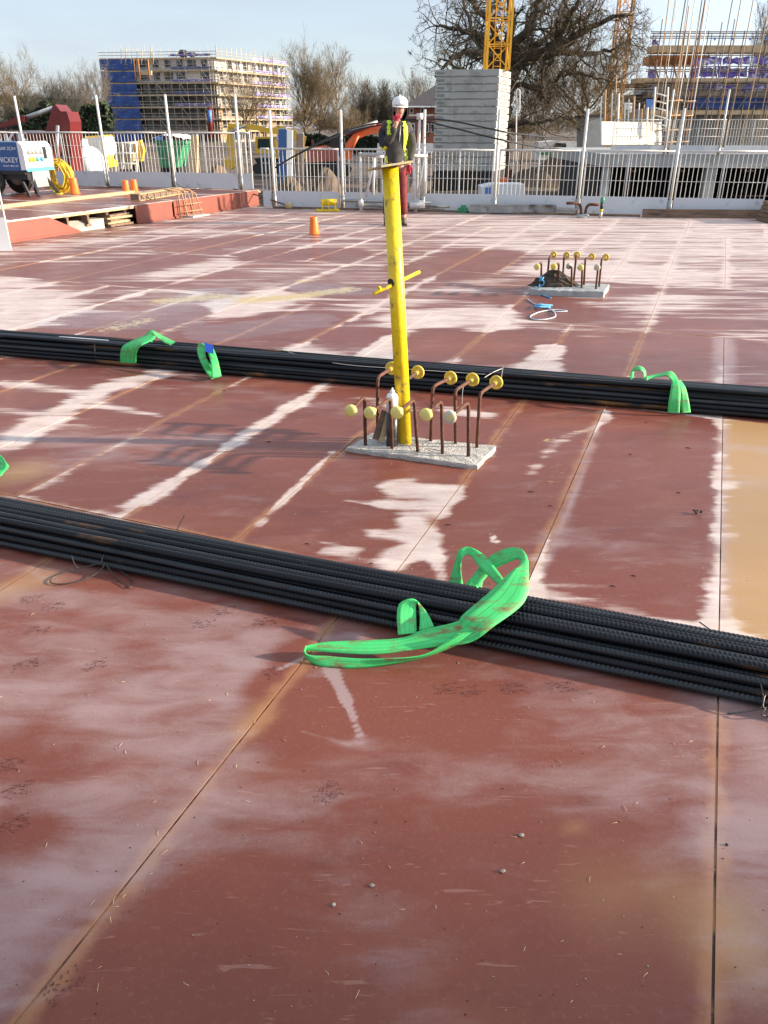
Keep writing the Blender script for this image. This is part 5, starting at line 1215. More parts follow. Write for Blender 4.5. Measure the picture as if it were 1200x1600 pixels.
# ------------------------------------------------------------------ scaffolded building, right
D = 85.0
t = thing('scaffolded_building', 'new building behind scaffold with violet sheeting and tan boards, at the right edge', 'building', Vector((P(1120, 150, D).x, D+4, GZ)))
xl = P(1018, 100, D).x; xr = P(1500, 100, D).x
for i, (y0, y1) in enumerate(((71, 82), (122, 130), (143, 150), (172, 179))):
    za, zb_ = pxz(y1, D), pxz(y0, D); off = -1.2 if i == 1 else 0
    mb = MB(); mb.box(((xl+off+xr)/2, D+1.0, (za+zb_)/2), (xr-xl-off, 2.2, zb_-za)); mb.build('board_lift', M['board' if i != 2 else 'board_dark'], t)
mb = MB(); mb.box(((xl+xr)/2+1.2, D+8, (pxz(122, D)+GZ)/2), (xr-xl-2.4, 10, pxz(122, D)-GZ)); mb.build('concrete_frame', M['concrete_grey'], t)
mb = MB(); mb.box(((xl+xr)/2+1, D+5, (pxz(150, D)+pxz(168, D))/2), (xr-xl, 3.8, pxz(150, D)-pxz(168, D))); mb.build('dark_storey', M['dark'], t)
mb = MB(); mb.box((xl+3.4, D+3.4, (pxz(82, D)+pxz(100, D))/2), (6.0, 2, pxz(84, D)-pxz(98, D))); mb.build('formwork_soffit', M['formwork'], t)
for k in range(5):
    mb = MB(); x = xl+1+k*.9; mb.bar((x, D+2.3, pxz(100-k*2, D)), (x+.6, D+2.3, pxz(121, D)), .12); mb.build('formwork_prop', M['formwork'], t)
def sheet_panel(x0, x1, y0, y1, m, par, dy=.1):
    mb = MB(); K = 9; vs = []
    for j in range(4):
        for i in range(K):
            p = P(x0+(x1-x0)*i/(K-1), y0+(y1-y0)*j/3, D); vs.append((p.x, D+dy+rr.uniform(-.08, .08), p.z+(rr.uniform(-.12, .12) if j in (0, 3) else 0)))
    mb.add(vs, [(j*K+i, j*K+i+1, (j+1)*K+i+1, (j+1)*K+i) for j in range(3) for i in range(K-1)]); return mb.build('sheeting', M[m], par)
for x0, x1, y0, y1 in ((1082, 1128, 90, 101), (1130, 1172, 90, 101), (1176, 1240, 88, 101), (1078, 1120, 106, 121), (1122, 1168, 105, 121), (1170, 1250, 106, 121), (1020, 1030, 62, 70), (1014, 1026, 108, 124), (1076, 1086, 133, 141), (1104, 1150, 131, 141), (1160, 1250, 131, 142), (1075, 1250, 152, 170)):
    sheet_panel(x0, x1, y0, y1, 'net_purple' if y0 < 140 else 'net_blue', t)
mb = MB()
for i, x in enumerate(np.linspace(1018, 1470, 26)):
    b = P(x, 150, D); dx = (i % 2)*.0
    mb.tube([(b.x, D-.15, GZ), (b.x, D-.15, pxz(48 if i % 3 else 30, D))], .05, 5, cap=False)
    mb.tube([(b.x, D+2.0, GZ), (b.x, D+2.0, pxz(48, D))], .05, 5, cap=False)
for y in (50, 52.5, 57, 60, 87, 104, 109, 112, 128, 133, 139, 152, 160): mb.tube([(xl-.5, D-.2, pxz(y, D)), (xr, D-.2, pxz(y, D))], .045, 5, cap=False)
for x in (1090, 1150, 1230): mb.bar(P(x, 172, D)-Vector((0, .25, 0)), P(x+34, 124, D)-Vector((0, .25, 0)), .07)
tag(mb.build('scaffold_tubes', M['tube_dark'], t), kind='stuff')
for px in (1088, 1115, 1142, 1170, 1196): solid('blue_clip', [(px-1.3, 59), (px+1.3, 59), (px+1.3, 63.5), (px-1.3, 63.5)], D, .1, 'tarp_blue', t, -.34)
# lower wing stepping left
mb = MB(); mb.box((P(992, 150, D).x, D+2, pxz(133, D)), (3.4, 3, .3)); mb.build('side_lift', M['board_dark'], t)
for y in (140, 152, 164): 
    mb = MB(); mb.tube([(P(972, 150, D).x, D+.4, pxz(y, D)), (P(1020, 150, D).x, D+.4, pxz(y, D))], .05, 5); mb.build('ledger', M['tube_dark'], t)
solid('blue_sheet', [(1008, 155), (1019, 155), (1019, 172), (1008, 172)], D, .1, 'tarp_blue', t, -.4); solid('dark_panel', [(982, 148), (1006, 147), (1006, 160), (982, 160)], D, 1, 'dark', t, .6)

# ------------------------------------------------------------------ scaffolded block, left
t = thing('scaffolded_block', 'block wrapped in scaffold with blue netting on its left end and sunlit right face', 'building', Vector((-44, 207, GZ)))
Cc = Vector((P(343, 150, 200).x, 200, 0)); Lc = Vector((P(163, 150, 204).x, 204, 0)); Rc = Vector((P(455, 150, 227).x, 227, 0))
ftop = 15.3; nst = 7; sth = (ftop-GZ)/nst
eL = (Lc-Cc).normalized(); eR = (Rc-Cc).normalized(); lenL = (Lc-Cc).length; lenR = (Rc-Cc).length
nL = Vector((eL.y, -eL.x, 0)); nL = nL if nL.y < 0 else -nL
nR = Vector((eR.y, -eR.x, 0)); nR = nR if nR.x > 0 else -nR
_det = nL.x*nR.y-nL.y*nR.x; ci = Cc + Vector(((-1.6*nR.y+1.6*nL.y)/_det, (-1.6*nL.x+1.6*nR.x)/_det, 0)); li = ci + eL*(lenL-1.2); ri = ci + eR*(lenR-1.2); bk = li + (ri-ci)
for s in range(nst):
    z0, z1 = GZ+s*sth, GZ+(s+1)*sth
    mb = MB(); mb.prism([Vector((p.x, p.y, z0+.25)) for p in (ci, ri, bk, li)], (0, 0, sth-.25-.004)); mb.build('storey_wall', M['bwall_white' if s == 6 else ('bwall' if s > 2 else 'bwall_tan')], t)
    mb = MB(); mb.prism([Vector((p.x, p.y, z0)) for p in (ci-(ci-bk)*-.004, ri, bk, li)], (0, 0, .246)); mb.build('floor_slab', M['concrete_grey'], t)
    mb = MB(); o = ci+eL*.02+nL*.012; mb.prism([Vector((p.x, p.y, z0+.26)) for p in (o, o+eL*(lenL-2.5), o+eL*(lenL-2.5)-nL*.008, o-nL*.008)], (0, 0, sth-.29)); mb.build('face_infill', M['infill_shade' if s < 5 else 'bwall_white'], t)
    for (o, e, n, L, cnt) in ((ci, eL, nL, lenL-2, 9), (ci, eR, nR, lenR-2, 9)):
        for k in range(cnt):
            if rr.random() < .15: continue
            w = L/cnt*(.5 if rr.random() < .6 else .7); c = o+e*(1+L*(k+.5)/cnt)+n*.02
            mb = MB(); q = [c-e*w/2, c+e*w/2]; mb.prism([q[0]+Vector((0,0,z0+.5)), q[1]+Vector((0,0,z0+.5)), q[1]+Vector((0,0,z1-.35)), q[0]+Vector((0,0,z1-.35))], n*.05)
            mb.build('window', M['glass'], t)
for s in range(1, nst+1):
    z = GZ+s*sth-.1
    for (o, e, n, L, m) in ((Cc, eL, nL, lenL, 'board'), (Cc, eR, nR, lenR, 'board')):
        mb = MB(); c = o+e*(L/2)-n*.7+Vector((0,0,z)); mb.box(c, (L, 1.3, .26), math.atan2(e.y, e.x)); mb.build('board_lift', M[m], t)
        mb = MB(); c = o+e*(L/2)-n*.05+Vector((0,0,z+.42)); 
        if e is eR: 
            mb.box(o+e*(L*.72)-n*.05+Vector((0,0,z+.62)), (L*.5, .03, .55), math.atan2(e.y, e.x)); mb.build('toe_sheeting', M['net_purple'], t)
        elif s > 2:
            mb.box(o+e*(L*.22)-n*.05+Vector((0,0,z+.6)), (L*.34, .03, .5), math.atan2(e.y, e.x)); mb.build('toe_sheeting', M['net_purple' if s % 2 else 'net_blue'], t)
for (o, e, n, L, m, cnt) in ((Cc, eL, nL, lenL, 'tube', 15), (Cc, eR, nR, lenR, 'tube', 16)):
    mb = MB()
    for k in range(cnt+1):
        p = o+e*(L*k/cnt)
        for q in ((0, -1.3) if e is eR else (0,)): mb.tube([p+n*q+Vector((0,0,GZ)), p+n*q+Vector((0,0,ftop+rr.uniform(1.6, 2.6)))], .055, 4, cap=False)
        if k < cnt and k % 3 == 1:
            for s in range(nst): mb.tube([p+Vector((0,0,GZ+s*sth)), p+e*(L/cnt)+Vector((0,0,GZ+(s+1)*sth))], .06, 4, cap=False)
    for s in range(1, nst+1):
        for dz in (.55, 1.15): mb.tube([o+n*.05+Vector((0,0,GZ+s*sth+dz)), o+e*L+n*.05+Vector((0,0,GZ+s*sth+dz))], .06, 4, cap=False)
    tag(mb.build('scaffold_tubes', M[m], t), kind='stuff')
for s in range(nst):
    z0 = GZ+s*sth; mb = MB(); K = 10; vs = []
    for j in range(3):
        for i in range(K):
            p = Lc+(-eL)*(lenL*.30*i/(K-1))+nL*(.12+rr.uniform(-.12, .12)); vs.append((p.x, p.y, z0+.12+(sth-.35)*j/2+rr.uniform(-.1, .1)))
    mb.add(vs, [(j*K+i, j*K+i+1, (j+1)*K+i+1, (j+1)*K+i) for j in range(2) for i in range(K-1)]); mb.build('netting', M['net_blue'], t)
mb = MB(); mb.tube([P(328, 168, 199), P(329, 216, 199)], .55, 10); mb.build('rubbish_chute', M['red_machine'], t)
mb = MB(); mb.tube([P(327.5, 172, 198.4), P(328, 190, 198.4)], .45, 10); mb.build('chute_section', M['tarp_blue'], t)
mb = MB(); c = P(287, 84, 203); mb.blob(c, (1.2, 1.0, .8), 8, 6, .2, 3); mb.blob(c+Vector((1.8, 0, -.2)), (1.0, .9, .5), 8, 6, .2, 4); mb.build('roof_bundle', M['black'], t)
for (px, py) in ((190, 76), (197, 74), (206, 77), (215, 76), (222, 78), (236, 73), (240, 80)):
    mb = MB(); mb.tube([P(px, py, 201), P(px-1, 100, 201)], .10, 4); mb.build('roof_post', M['timber'], t)
solid('hoist_platform', [(220, 110), (236, 110), (236, 117), (220, 117)], 199, 1, 'timber', t)
for px in (209, 216, 231): 
    mb = MB(); mb.tube([P(px, 92, 199), P(px+3, 124, 199)], .12, 4); mb.build('hoist_leg', M['formwork'], t)

# ------------------------------------------------------------------ brick house with hipped roof
t = thing('brick_house', 'red brick house with a dark hipped roof, left of the concrete stack', 'house', Vector((P(690, 200, 110).x, 112, GZ)))
D = 110
xa, xb = P(634, 190, D).x, P(762, 190, D).x; zu = pxz(166, D)
mb = MB(); mb.box(((xa+xb)/2, D+5, (zu+GZ)/2), (xb-xa-.8, 9, zu-GZ)); mb.build('wall', M['brick'], t)
mb = MB(); ez = zu+.05; a = [Vector((xa-.3, D-.2, ez)), Vector((xb+.3, D-.2, ez)), Vector((xb+.3, D+10.2, ez)), Vector((xa-.3, D+10.2, ez))]; rz_ = pxz(128, D); r0, r1 = Vector((xa+4.2, D+5, rz_)), Vector((xb-4.2, D+5, rz_))
mb.add(a+[r0, r1], [(3,2,1,0), (0,1,5,4), (1,2,5), (2,3,4,5), (3,0,4)]); mb.build('roof', M['slate'], t)
mb = MB(); mb.box(((xa+xb)/2, D-.05, ez-.1), (xb-xa+.6, .9, .16)); mb.build('eaves', M['white_paint'], t)
mb = MB(); mb.box(((xa+xb)/2, D+.46, pxz(180, D)), (xb-xa-.78, .1, .22)); mb.build('string_course', M['plaster'], t)
for x0, y0, y1 in ((642, 193, 207), (664, 193, 207), (640, 169, 177), (657, 168, 177), (673, 193, 207)):
    w = solid('window', [(x0, y0), (x0+6, y0), (x0+6, y1), (x0, y1)], D+.45, .06, 'white_paint', t, -.05)
    mb = MB(); mb.prism([P(x, y, D+.38) for x, y in ((x0+1, y0+1.2), (x0+5, y0+1.2), (x0+5, y1-1), (x0+1, y1-1))], (0, .01, 0)); mb.build('pane', M['glass'], w)
mb = MB(); mb.box((r0.x+2, D+5, rz_+.3), (.8, .8, 1.6)); mb.build('chimney', M['brick'], t)
# cream terrace far left
D = 215
t = thing('cream_terrace', 'long low cream building with a flat roof beyond the trees at far left', 'building', Vector((P(60, 190, D).x, D+4, GZ)))
solid('wall', [(-60, 148), (30, 150), (90, 153), (160, 158), (160, 215), (-60, 215)], D, 10, 'render_cream', t); 
for i in range(22):
    for y in (157, 172):
        x = -50+i*9.5; solid('window', [(x, y+i*.12), (x+4.5, y+i*.12), (x+4.5, y+7+i*.12), (x, y+7+i*.12)], D, .1, 'glass', t, -.08)
solid('roof_edge', [(-62, 146.5), (30, 148.5), (162, 156.5), (162, 158), (30, 150.2), (-62, 148.2)], D, 10.4, 'plaster', t, -.2)

# ------------------------------------------------------------------ bare trees
def tree_mesh(name, seed, height, spread, material, limbs=9, levels=4, r0=.35, up=.35, twig=.016, dens=1.0, trunk=.3):
    rr = random.Random(seed); mt, mc_ = MB(), MB()
    def grow(p, d, L, r, lev):
        n = 4 if lev < 3 else 3; pts = [p]; rs = [r]; dd = d.copy()
        for i in range(n):
            dd = (dd + Vector((rr.gauss(0, .16), rr.gauss(0, .16), rr.gauss(0, .12)+up*.10))).normalized(); p = p+dd*(L/n); pts.append(p); rs.append(max(r*(1-.72*(i+1)/n), twig*.6))
        mc_.tube(pts, rs, 5 if lev < 2 else 3, cap=False)
        if lev >= levels: return
        k = int(rr.uniform(5, 8)*dens) if lev > 0 else int(7*dens)
        for j in range(k):
            f = rr.uniform(.22, 1.0); i = min(int(f*n), n-1); q = pts[i].lerp(pts[i+1], f*n-i)
            ax = (pts[i+1]-pts[i]).normalized(); s = ax.orthogonal().normalized(); s.rotate(Quaternion(ax, rr.uniform(0, 6.283)))
            nd = (ax*rr.uniform(.45, .9)+s*rr.uniform(.5, 1.0)+Vector((0, 0, up*.5))).normalized()
            grow(q, nd, L*rr.uniform(.42, .66), max(r*(1-.72*f)*.62, twig), lev+1)
    h0 = height*trunk; tp = [Vector((0, 0, -.3))]
    for i in range(1, 6): tp.append(Vector((rr.gauss(0, .02*height*.2), rr.gauss(0, .02*height*.2), h0*1.9*i/5)))
    mt.tube(tp, [r0*1.25]+[r0*(1-.16*i) for i in range(1, 6)], 9)
    for k in range(limbs):
        f = .45+.55*k/limbs; q = tp[0].lerp(tp[-1], f) if False else tp[min(int(f*5), 4)].lerp(tp[min(int(f*5)+1, 5)], f*5-int(f*5))
        a = k*2.4+rr.uniform(-.4, .4); el = rr.uniform(.25, .8)+up*.6*f
        d = Vector((math.cos(a)*math.cos(el), math.sin(a)*math.cos(el), math.sin(el)))
        grow(q, d, (spread*.55*math.cos(el)+(height-h0)*.62*math.sin(el))*rr.uniform(.75, 1.05), r0*.45, 0)
    return mt.mesh('trunk', material), mc_.mesh('crown', material)
TM = {
 'round': tree_mesh('round', 3, 12, 9, M['bark_brown'], 10, 3, .26, .5, .016, 1.05),
 'tall': tree_mesh('tall', 5, 15, 8, M['bark_brown'], 13, 3, .28, .9, .017, 1.1, .25),
 'slim': tree_mesh('slim', 8, 14, 4.5, M['bark_brown'], 13, 3, .20, .8, .02, .8, .42),
 'grey': tree_mesh('grey', 12, 12, 8, M['bark_grey'], 11, 3, .25, .8, .02, 1.0, .22),
 'dark': tree_mesh('dark', 14, 10, 9, M['bark_dark'], 11, 3, .28, .4, .03, 1.4, .2)}
HT = {'round': 12, 'tall': 15, 'slim': 14, 'grey': 12, 'dark': 10}
def tree(label, kind, px, ytop, D, wpx=None, group='bare winter trees beyond the site', rz=None):
    x = P(px, 200, D).x; ht = pxz(ytop, D)-GZ; s = ht/(HT[kind]*.97)
    t = thing('bare_tree', label, 'tree', (x, D, GZ), group, rr.uniform(0, 6) if rz is None else rz)
    sw = s if wpx is None else (wpx/1343*D)/{'round': 9.5, 'tall': 9.5, 'slim': 6, 'grey': 8.5, 'dark': 10}[kind]
    t.scale = (sw, sw, s)
    for nm, me in zip(('trunk', 'crown'), TM[kind]):
        o = bpy.data.objects.new(nm, me); COL.objects.link(o); o.parent = t
    return t
tree('bare rounded tree with reddish twigs at the far left above the cream terrace', 'round', 27, 108, 190, 62)
tree('bare rounded tree cut by the left frame edge above the cream terrace', 'round', -12, 116, 200, 60)
tree('low bare bushy tree between the cream terrace and the scaffolded block', 'round', 88, 142, 180, 60)
tree('bare tree left of the scaffolded block, the second one out', 'grey', 117, 134, 175, 46)
tree('bare tree standing against the left end of the scaffolded block', 'grey', 153, 120, 178, 48)
tree('dark leafless thicket behind the red machine', 'dark', 118, 160, 110, 80)
tree('dark leafless thicket left of the red machine', 'dark', 40, 170, 105, 90)
tree('bare brown tree in front of the right face of the scaffolded block', 'round', 385, 124, 130, 84)
tree('big dense brown bare tree right of the scaffolded block', 'tall', 477, 95, 140, 66)
tree('brown bare tree filling the gap behind the big dense one', 'tall', 500, 118, 150, 60)
tree('slim bare tree with a straight trunk right of the dense brown tree', 'slim', 527, 104, 138, 38)
tree('low brown tree at the foot of the slim one', 'round', 545, 172, 130, 50)
tree('pale grey bare tree in the gap left of the person', 'grey', 567, 136, 150, 48)
tree('dark bare tree left of the helmet of the person', 'dark', 598, 152, 150, 54)
tree('dark bare tree behind the helmet of the person', 'dark', 622, 155, 160, 50)
tree('faint bare tree rising behind the brick house roof', 'grey', 652, 130, 175, 44)
tree('pale bare tree behind the right scaffold at the frame edge', 'grey', 1186, 14, 130, 70)
tree('bare tree behind the oak, low right side', 'round', 905, 118, 110, 80)
tree('bare olive tree behind the oak trunk', 'grey', 850, 105, 100, 70)
# the far wood that reads as one mass
mb_v, mb_f = [], []; off = 0
for k in range(46):
    me = TM[('round', 'dark', 'grey', 'tall')[k % 4]][1]; n = len(me.vertices); a = np.empty(n*3, np.float32); me.vertices.foreach_get('co', a); a = a.reshape(-1, 3)
    an = rr.uniform(0, 6.28); sc_ = rr.uniform(.75, 1.1); D = rr.uniform(230, 300); x = P(-150+k*33, 200, D).x
    b = np.stack([(a[:, 0]*math.cos(an)-a[:, 1]*math.sin(an))*1.5*sc_+x, (a[:, 0]*math.sin(an)+a[:, 1]*math.cos(an))*1.5*sc_+D, a[:, 2]*sc_*(.62 if k % 4 != 3 else .5)+GZ], 1)
    mb_v.append(b); mb_f += [tuple(i+off for i in p.vertices) for p in me.polygons if p.index % 2 == 0 or True]; off += n
me = bpy.data.meshes.new('far_wood'); me.from_pydata(np.concatenate(mb_v).tolist(), [], mb_f); me.materials.append(M['bark_brown'])
o = bpy.data.objects.new('far_wood', me); COL.objects.link(o); tag(o, kind='stuff')
# block added outside the frame on the right to shade the near end of the deck
t = thing('shade_block', 'unseen block with posts, added right of the frame to shade the near deck', 'building', Vector((52, -16, GZ)))
mb = MB(); mb.box((54, -20.2, 9), (14, 36, 22)); mb.build('concrete_frame', M['concrete_grey'], t)
for k in range(9):
    mb = MB(); mb.box((47.0-.9, -1.6+k*.0-4*k, 9.5), (.3, .3, 23)); mb.build('column', M['concrete_grey'], t)
for y, w in ((-.55, .16), (1.55, .22), (3.4, .14), (5.6, .22)):  # unseen posts added to cast soft bands of shade
    mb = MB(); mb.box((48, y-3, 9), (w, w, 22)); mb.build('shade_post', M['tube_dark'], t)
# hedges
for x0, x1, y0, D, lb in ((470, 690, 213, 118, 'dark clipped hedge in front of the brick house and bare trees'), (40, 175, 170, 100, 'dark evergreen hedge behind the red machine')):
    t = thing('hedge', lb, 'hedge', Vector((P((x0+x1)/2, 200, D).x, D, GZ))); xa, xb = P(x0, 200, D).x, P(x1, 200, D).x; zt_ = pxz(y0, D)
    mb = MB(); q = np.random.default_rng(5)
    n = 9000; X = q.uniform(xa, xb, n); zz = GZ+(zt_-GZ)*q.uniform(0, 1, n)**.7; Y = D+q.uniform(-.7, .7, n)
    top = 1+.09*np.sin(X*1.1)+.06*np.sin(X*2.7)
    for x, y, z, tp in zip(X, Y, zz, top):
        z = GZ+(z-GZ)*tp; a = q.normal(0, .17, 3); b = q.normal(0, .17, 3); mb.v += [(x-a[0], y-a[1], z-a[2]), (x+b[0], y+b[1], z+b[2]), (x+a[0], y+a[1], z+a[2]), (x-b[0], y-b[1], z-b[2])]; k = len(mb.v); mb.f.append((k-4, k-3, k-2, k-1)); mb.sm.append(False)
    mb.build('foliage', M['hedge'], t)
# the old oak
D = 60.0
def oak():
    rr = random.Random(31); t = thing('oak_tree', 'huge dark bare oak with wide twisted limbs behind the crane mast', 'tree', Vector((P(757, 240, D).x, D, GZ)))
    mt, mc_ = MB(), MB(); tw = .014
    def grow(p, d, L, r, lev):
        n = 5 if lev < 2 else 3; pts = [p]; rs = [r]; dd = d.copy()
        for i in range(n):
            dd = (dd+Vector((rr.gauss(0, .30), rr.gauss(0, .30), rr.gauss(.02, .24)))).normalized(); p = p+dd*(L/n); pts.append(p); rs.append(max(r*(1-.7*(i+1)/n), tw*.6))
        mc_.tube(pts, rs, 5 if lev < 2 else 3, cap=False)
        if lev >= 3: return
        for j in range(int(rr.uniform(2.8, 5.8))):
            f = rr.uniform(.15, 1.0); i = min(int(f*n), n-1); q = pts[i].lerp(pts[i+1], f*n-i); ax = (pts[i+1]-pts[i]).normalized()
            s = ax.orthogonal().normalized(); s.rotate(Quaternion(ax, rr.uniform(0, 6.283)))
            grow(q, (ax*rr.uniform(.3, .8)+s*rr.uniform(.5, 1.1)+Vector((0, 0, .06))).normalized(), L*rr.uniform(.40, .68), max(r*(1-.7*f)*.62, tw), lev+1)
    def limb(pp, r0, r1, m_, k=1.0, L=2.6):
        pts = [Vector(q) for q in spline([P(x, y, D+dy) for x, y, dy in pp], 5)]; n = len(pts); mb_ = mt if m_ else mc_
        for i in range(1, n-1): pts[i] += Vector((rr.gauss(0, .09), rr.gauss(0, .12), rr.gauss(0, .09)))
        mb_.tube(pts, [r0+(r1-r0)*i/(n-1) for i in range(n)], 8)
        for i in range(3 if m_ else 1, n):
            for _ in range(int(rr.uniform(1.0, 2.2)*k)):
                ax = (pts[i]-pts[i-1]).normalized(); s = ax.orthogonal().normalized(); s.rotate(Quaternion(ax, rr.uniform(0, 6.283)))
                r = (r0+(r1-r0)*i/(n-1)); grow(pts[i], (ax*rr.uniform(.2, .8)+s+Vector((0, 0, .1))).normalized(), L*rr.uniform(.6, 1.15), min(max(r*.4, .045), .13), 0 if rr.random() < .55 else 1)
    limb([(752, 305, 0), (753, 235, 0), (756, 195, 0), (762, 160, -.2), (772, 120, 0), (784, 88, 0)], .80, .55, True, .25)
    limb([(788, 308, .8), (786, 230, .8), (792, 180, .8), (797, 140, .8), (800, 100, .8), (790, 70, .5)], .42, .34, True, .3)
    for pp, a, c in (([(784, 88, 0), (740, 82, -1.5), (705, 95, -2.5), (680, 120, -3)], .28, .06), ([(784, 88, 0), (745, 55, 1), (712, 45, 2), (682, 40, 2.5)], .28, .06), ([(775, 115, 0), (740, 120, 2), (715, 105, 3.2), (690, 92, 4)], .22, .05),
        ([(784, 88, 0), (768, 40, -1), (740, 5, -1.5), (715, -30, -2)], .32, .08), ([(790, 75, 0), (800, 30, 1), (792, -20, 1), (780, -70, 2)], .34, .10), ([(795, 80, .5), (830, 40, -1), (845, -5, -2), (870, -60, -2)], .34, .1),
        ([(795, 90, .5), (850, 84, -.5), (890, 62, -1), (930, 40, -1.5), (985, 20, -2)], .44, .08), ([(850, 84, -.5), (885, 40, -2), (905, 0, -3), (925, -45, -3)], .26, .07), ([(850, 86, 0), (900, 85, 1), (945, 82, 2), (985, 66, 2)], .24, .05),
        ([(798, 100, .8), (850, 62, 2), (880, 20, 3), (890, -30, 4)], .26, .08), ([(800, 130, .8), (845, 140, 0), (880, 118, 1), (925, 118, 1), (960, 128, 1)], .2, .05), ([(757, 205, 0), (800, 196, -1), (850, 190, -2), (885, 178, -2)], .22, .05), ([(760, 170, 0), (730, 178, 1), (705, 165, 1)], .12, .04),
        ([(800, 105, .8), (830, 95, 3), (835, 40, 5), (860, 10, 6)], .2, .06), ([(780, 90, 0), (750, 70, 3), (730, 20, 5), (722, -10, 6)], .22, .06)):
        limb(pp, a, c, False, 1.0, 2.7)
    mt.build('trunk', M['bark'], t); mc_.build('crown', M['bark'], t)
oak()
def tree2():
    tree('bare tree right of the oak with its trunk before the grey cabin', 'round', 915, 55, 62, 150, rz=1.0)
tree2()
tree('thin olive bare saplings under the oak', 'slim', 820, 140, 64, 60)

# ------------------------------------------------------------------ the person
def skin_mesh(name, verts, edges, radii, root, material, sub=2, parent=None, off=(0, 0, 0)):
    me = bpy.data.meshes.new(name); me.from_pydata([tuple(Vector(v)-Vector(off)) for v in verts], edges, [])
    o = bpy.data.objects.new(name, me); COL.objects.link(o)
    o.modifiers.new('skin', 'SKIN'); o.modifiers['skin'].use_smooth_shade = True
    sv = me.skin_vertices[0].data
    for i, r in enumerate(radii):
        sv[i].radius = r if isinstance(r, tuple) else (r, r); sv[i].use_root = (i == root)
    if sub: m = o.modifiers.new('sub', 'SUBSURF'); m.levels = sub; m.render_levels = sub
    bpy.context.view_layer.update()
    me2 = bpy.data.meshes.new_from_object(o.evaluated_get(bpy.context.evaluated_depsgraph_get()))
    bpy.data.objects.remove(o); bpy.data.meshes.remove(me)
    me2.name = name; me2.materials.clear(); me2.materials.append(material)
    for p in me2.polygons: p.use_smooth = True
    o = bpy.data.objects.new(name, me2); COL.objects.link(o)
    if parent: o.parent = parent
    return o
DP = 13.45
def J(x, y, dy=0.0): return P(x, y, DP+dy)
per = thing('person', 'person in white helmet, dark hi-vis coat and maroon trousers, red glove at the mouth', 'person', Vector((J(616, 350).x, DP, 0)))
OFF = per.location
pel, waist, chest, neck, headb, headc, headt = J(617, 260), J(618, 240), J(618, 208), J(622, 186), J(624, 179), J(625, 171, -.01), J(625.5, 161)
sl, sr = J(603, 195), J(637, 197)
el, wl_r = J(601, 229, -.06), J(619.5, 192, -.27)          # raised arm
er, wr_r = J(643, 228, .04), J(638, 256, -.04)
hl, hr = J(611, 266), J(626, 266); kl, kr = J(607, 305, -.03), J(628, 304, -.04); al, ar = J(604, 344), J(631, 342)
V = [pel, waist, chest, neck, headb, headc, headt, sl, el, wl_r, sr, er, wr_r, hl, kl, al, hr, kr, ar]
E_ = [(0,1),(1,2),(2,3),(3,4),(4,5),(5,6),(2,7),(7,8),(8,9),(2,10),(10,11),(11,12),(0,13),(13,14),(14,15),(0,16),(16,17),(17,18)]
Rr_ = [(.15,.11),(.15,.11),(.17,.115),.058,.066,(.078,.092),.062,.07,.048,.034,.07,.048,.034,.092,.062,.045,.092,.062,.045]
# hands with five fingers each, rooted in the palm
def hand(wrist, d, up, flip):
    d = d.normalized(); sd_ = d.cross(up).normalized(); vs, es, rs = [wrist, wrist+d*.05, wrist+d*.09], [(0,1),(1,2)], [.03, (.040, .026), (.038, .022)]
    for k, (s, L) in enumerate(((-.030, .075), (-.010, .085), (.010, .08), (.030, .062))):
        b = wrist+d*.085+sd_*s; i = len(vs); c = d*.9+up*-.45*flip; e = d*.35+up*-.9*flip
        vs += [b, b+d*L*.45, b+d*L*.45+c.normalized()*L*.3, b+d*L*.45+c.normalized()*L*.3+e.normalized()*L*.25]; es += [(2, i), (i, i+1), (i+1, i+2), (i+2, i+3)]; rs += [.011, .0105, .010, .009]
    b = wrist+d*.035-sd_*.035; i = len(vs); vs += [b, b-sd_*.025+d*.03, b-sd_*.03+d*.06]; es += [(1, i), (i, i+1), (i+1, i+2)]; rs += [.014, .012, .010]
    return vs, es, rs
mouth = J(624.5, 168, -.13)
hv1 = hand(wl_r, mouth-wl_r, Vector((0, -1, .2)), 1); hv2 = hand(wr_r, Vector((-.02, -.10, -1)), Vector((0, -1, 0)), -1)
bv, be, br_ = list(V), list(E_), list(Rr_)
for (hv, wi) in ((hv1, 9), (hv2, 12)):
    o = len(bv)-1; m_ = lambda i: wi if i == 0 else o+i
    bv += hv[0][1:]; be += [(m_(a), m_(b)) for a, b in hv[1]]; br_ += [r if not isinstance(r, tuple) else r for r in hv[2][1:]]
body = skin_mesh('body', bv, be, br_, 0, M['skin'], 2, per, OFF)
for hv in (hv1, hv2):
    skin_mesh('glove', hv[0], hv[1], [(r[0]+.006, r[1]+.006) if isinstance(r, tuple) else r+.006 for r in hv[2]], 0, M['glove'], 2, per, OFF)
# face: nose, eyes, mouth, ears
hc = headc-OFF; fd = Vector((.12, -1, -.12)).normalized(); sd2 = fd.cross(Vector((0, 0, 1))).normalized()
fmb = MB(); fmb.blob(hc+fd*.095+Vector((0, 0, .005)), (.013, .018, .022), 8, 6); fmb.build('nose', M['skin'], per, world=False)
for s in (-1, 1):
    mb = MB(); mb.blob(hc+fd*.083+sd2*.03*s+Vector((0, 0, .030)), (.012, .008, .008), 8, 6); mb.build('eye', M['black'], per, world=False)
    mb = MB(); mb.blob(hc+fd*.086+sd2*.03*s+Vector((0, 0, .046)), (.020, .006, .005), 8, 5); mb.build('eyebrow', M['boot'], per, world=False)
    mb = MB(); mb.blob(hc+sd2*.08*s, (.012, .02, .03), 8, 6); mb.build('ear', M['skin'], per, world=False)
mb = MB(); mb.blob(hc+fd*.083+Vector((0, 0, -.045)), (.024, .008, .008), 8, 5); mb.build('mouth', M['glove'], per, world=False)
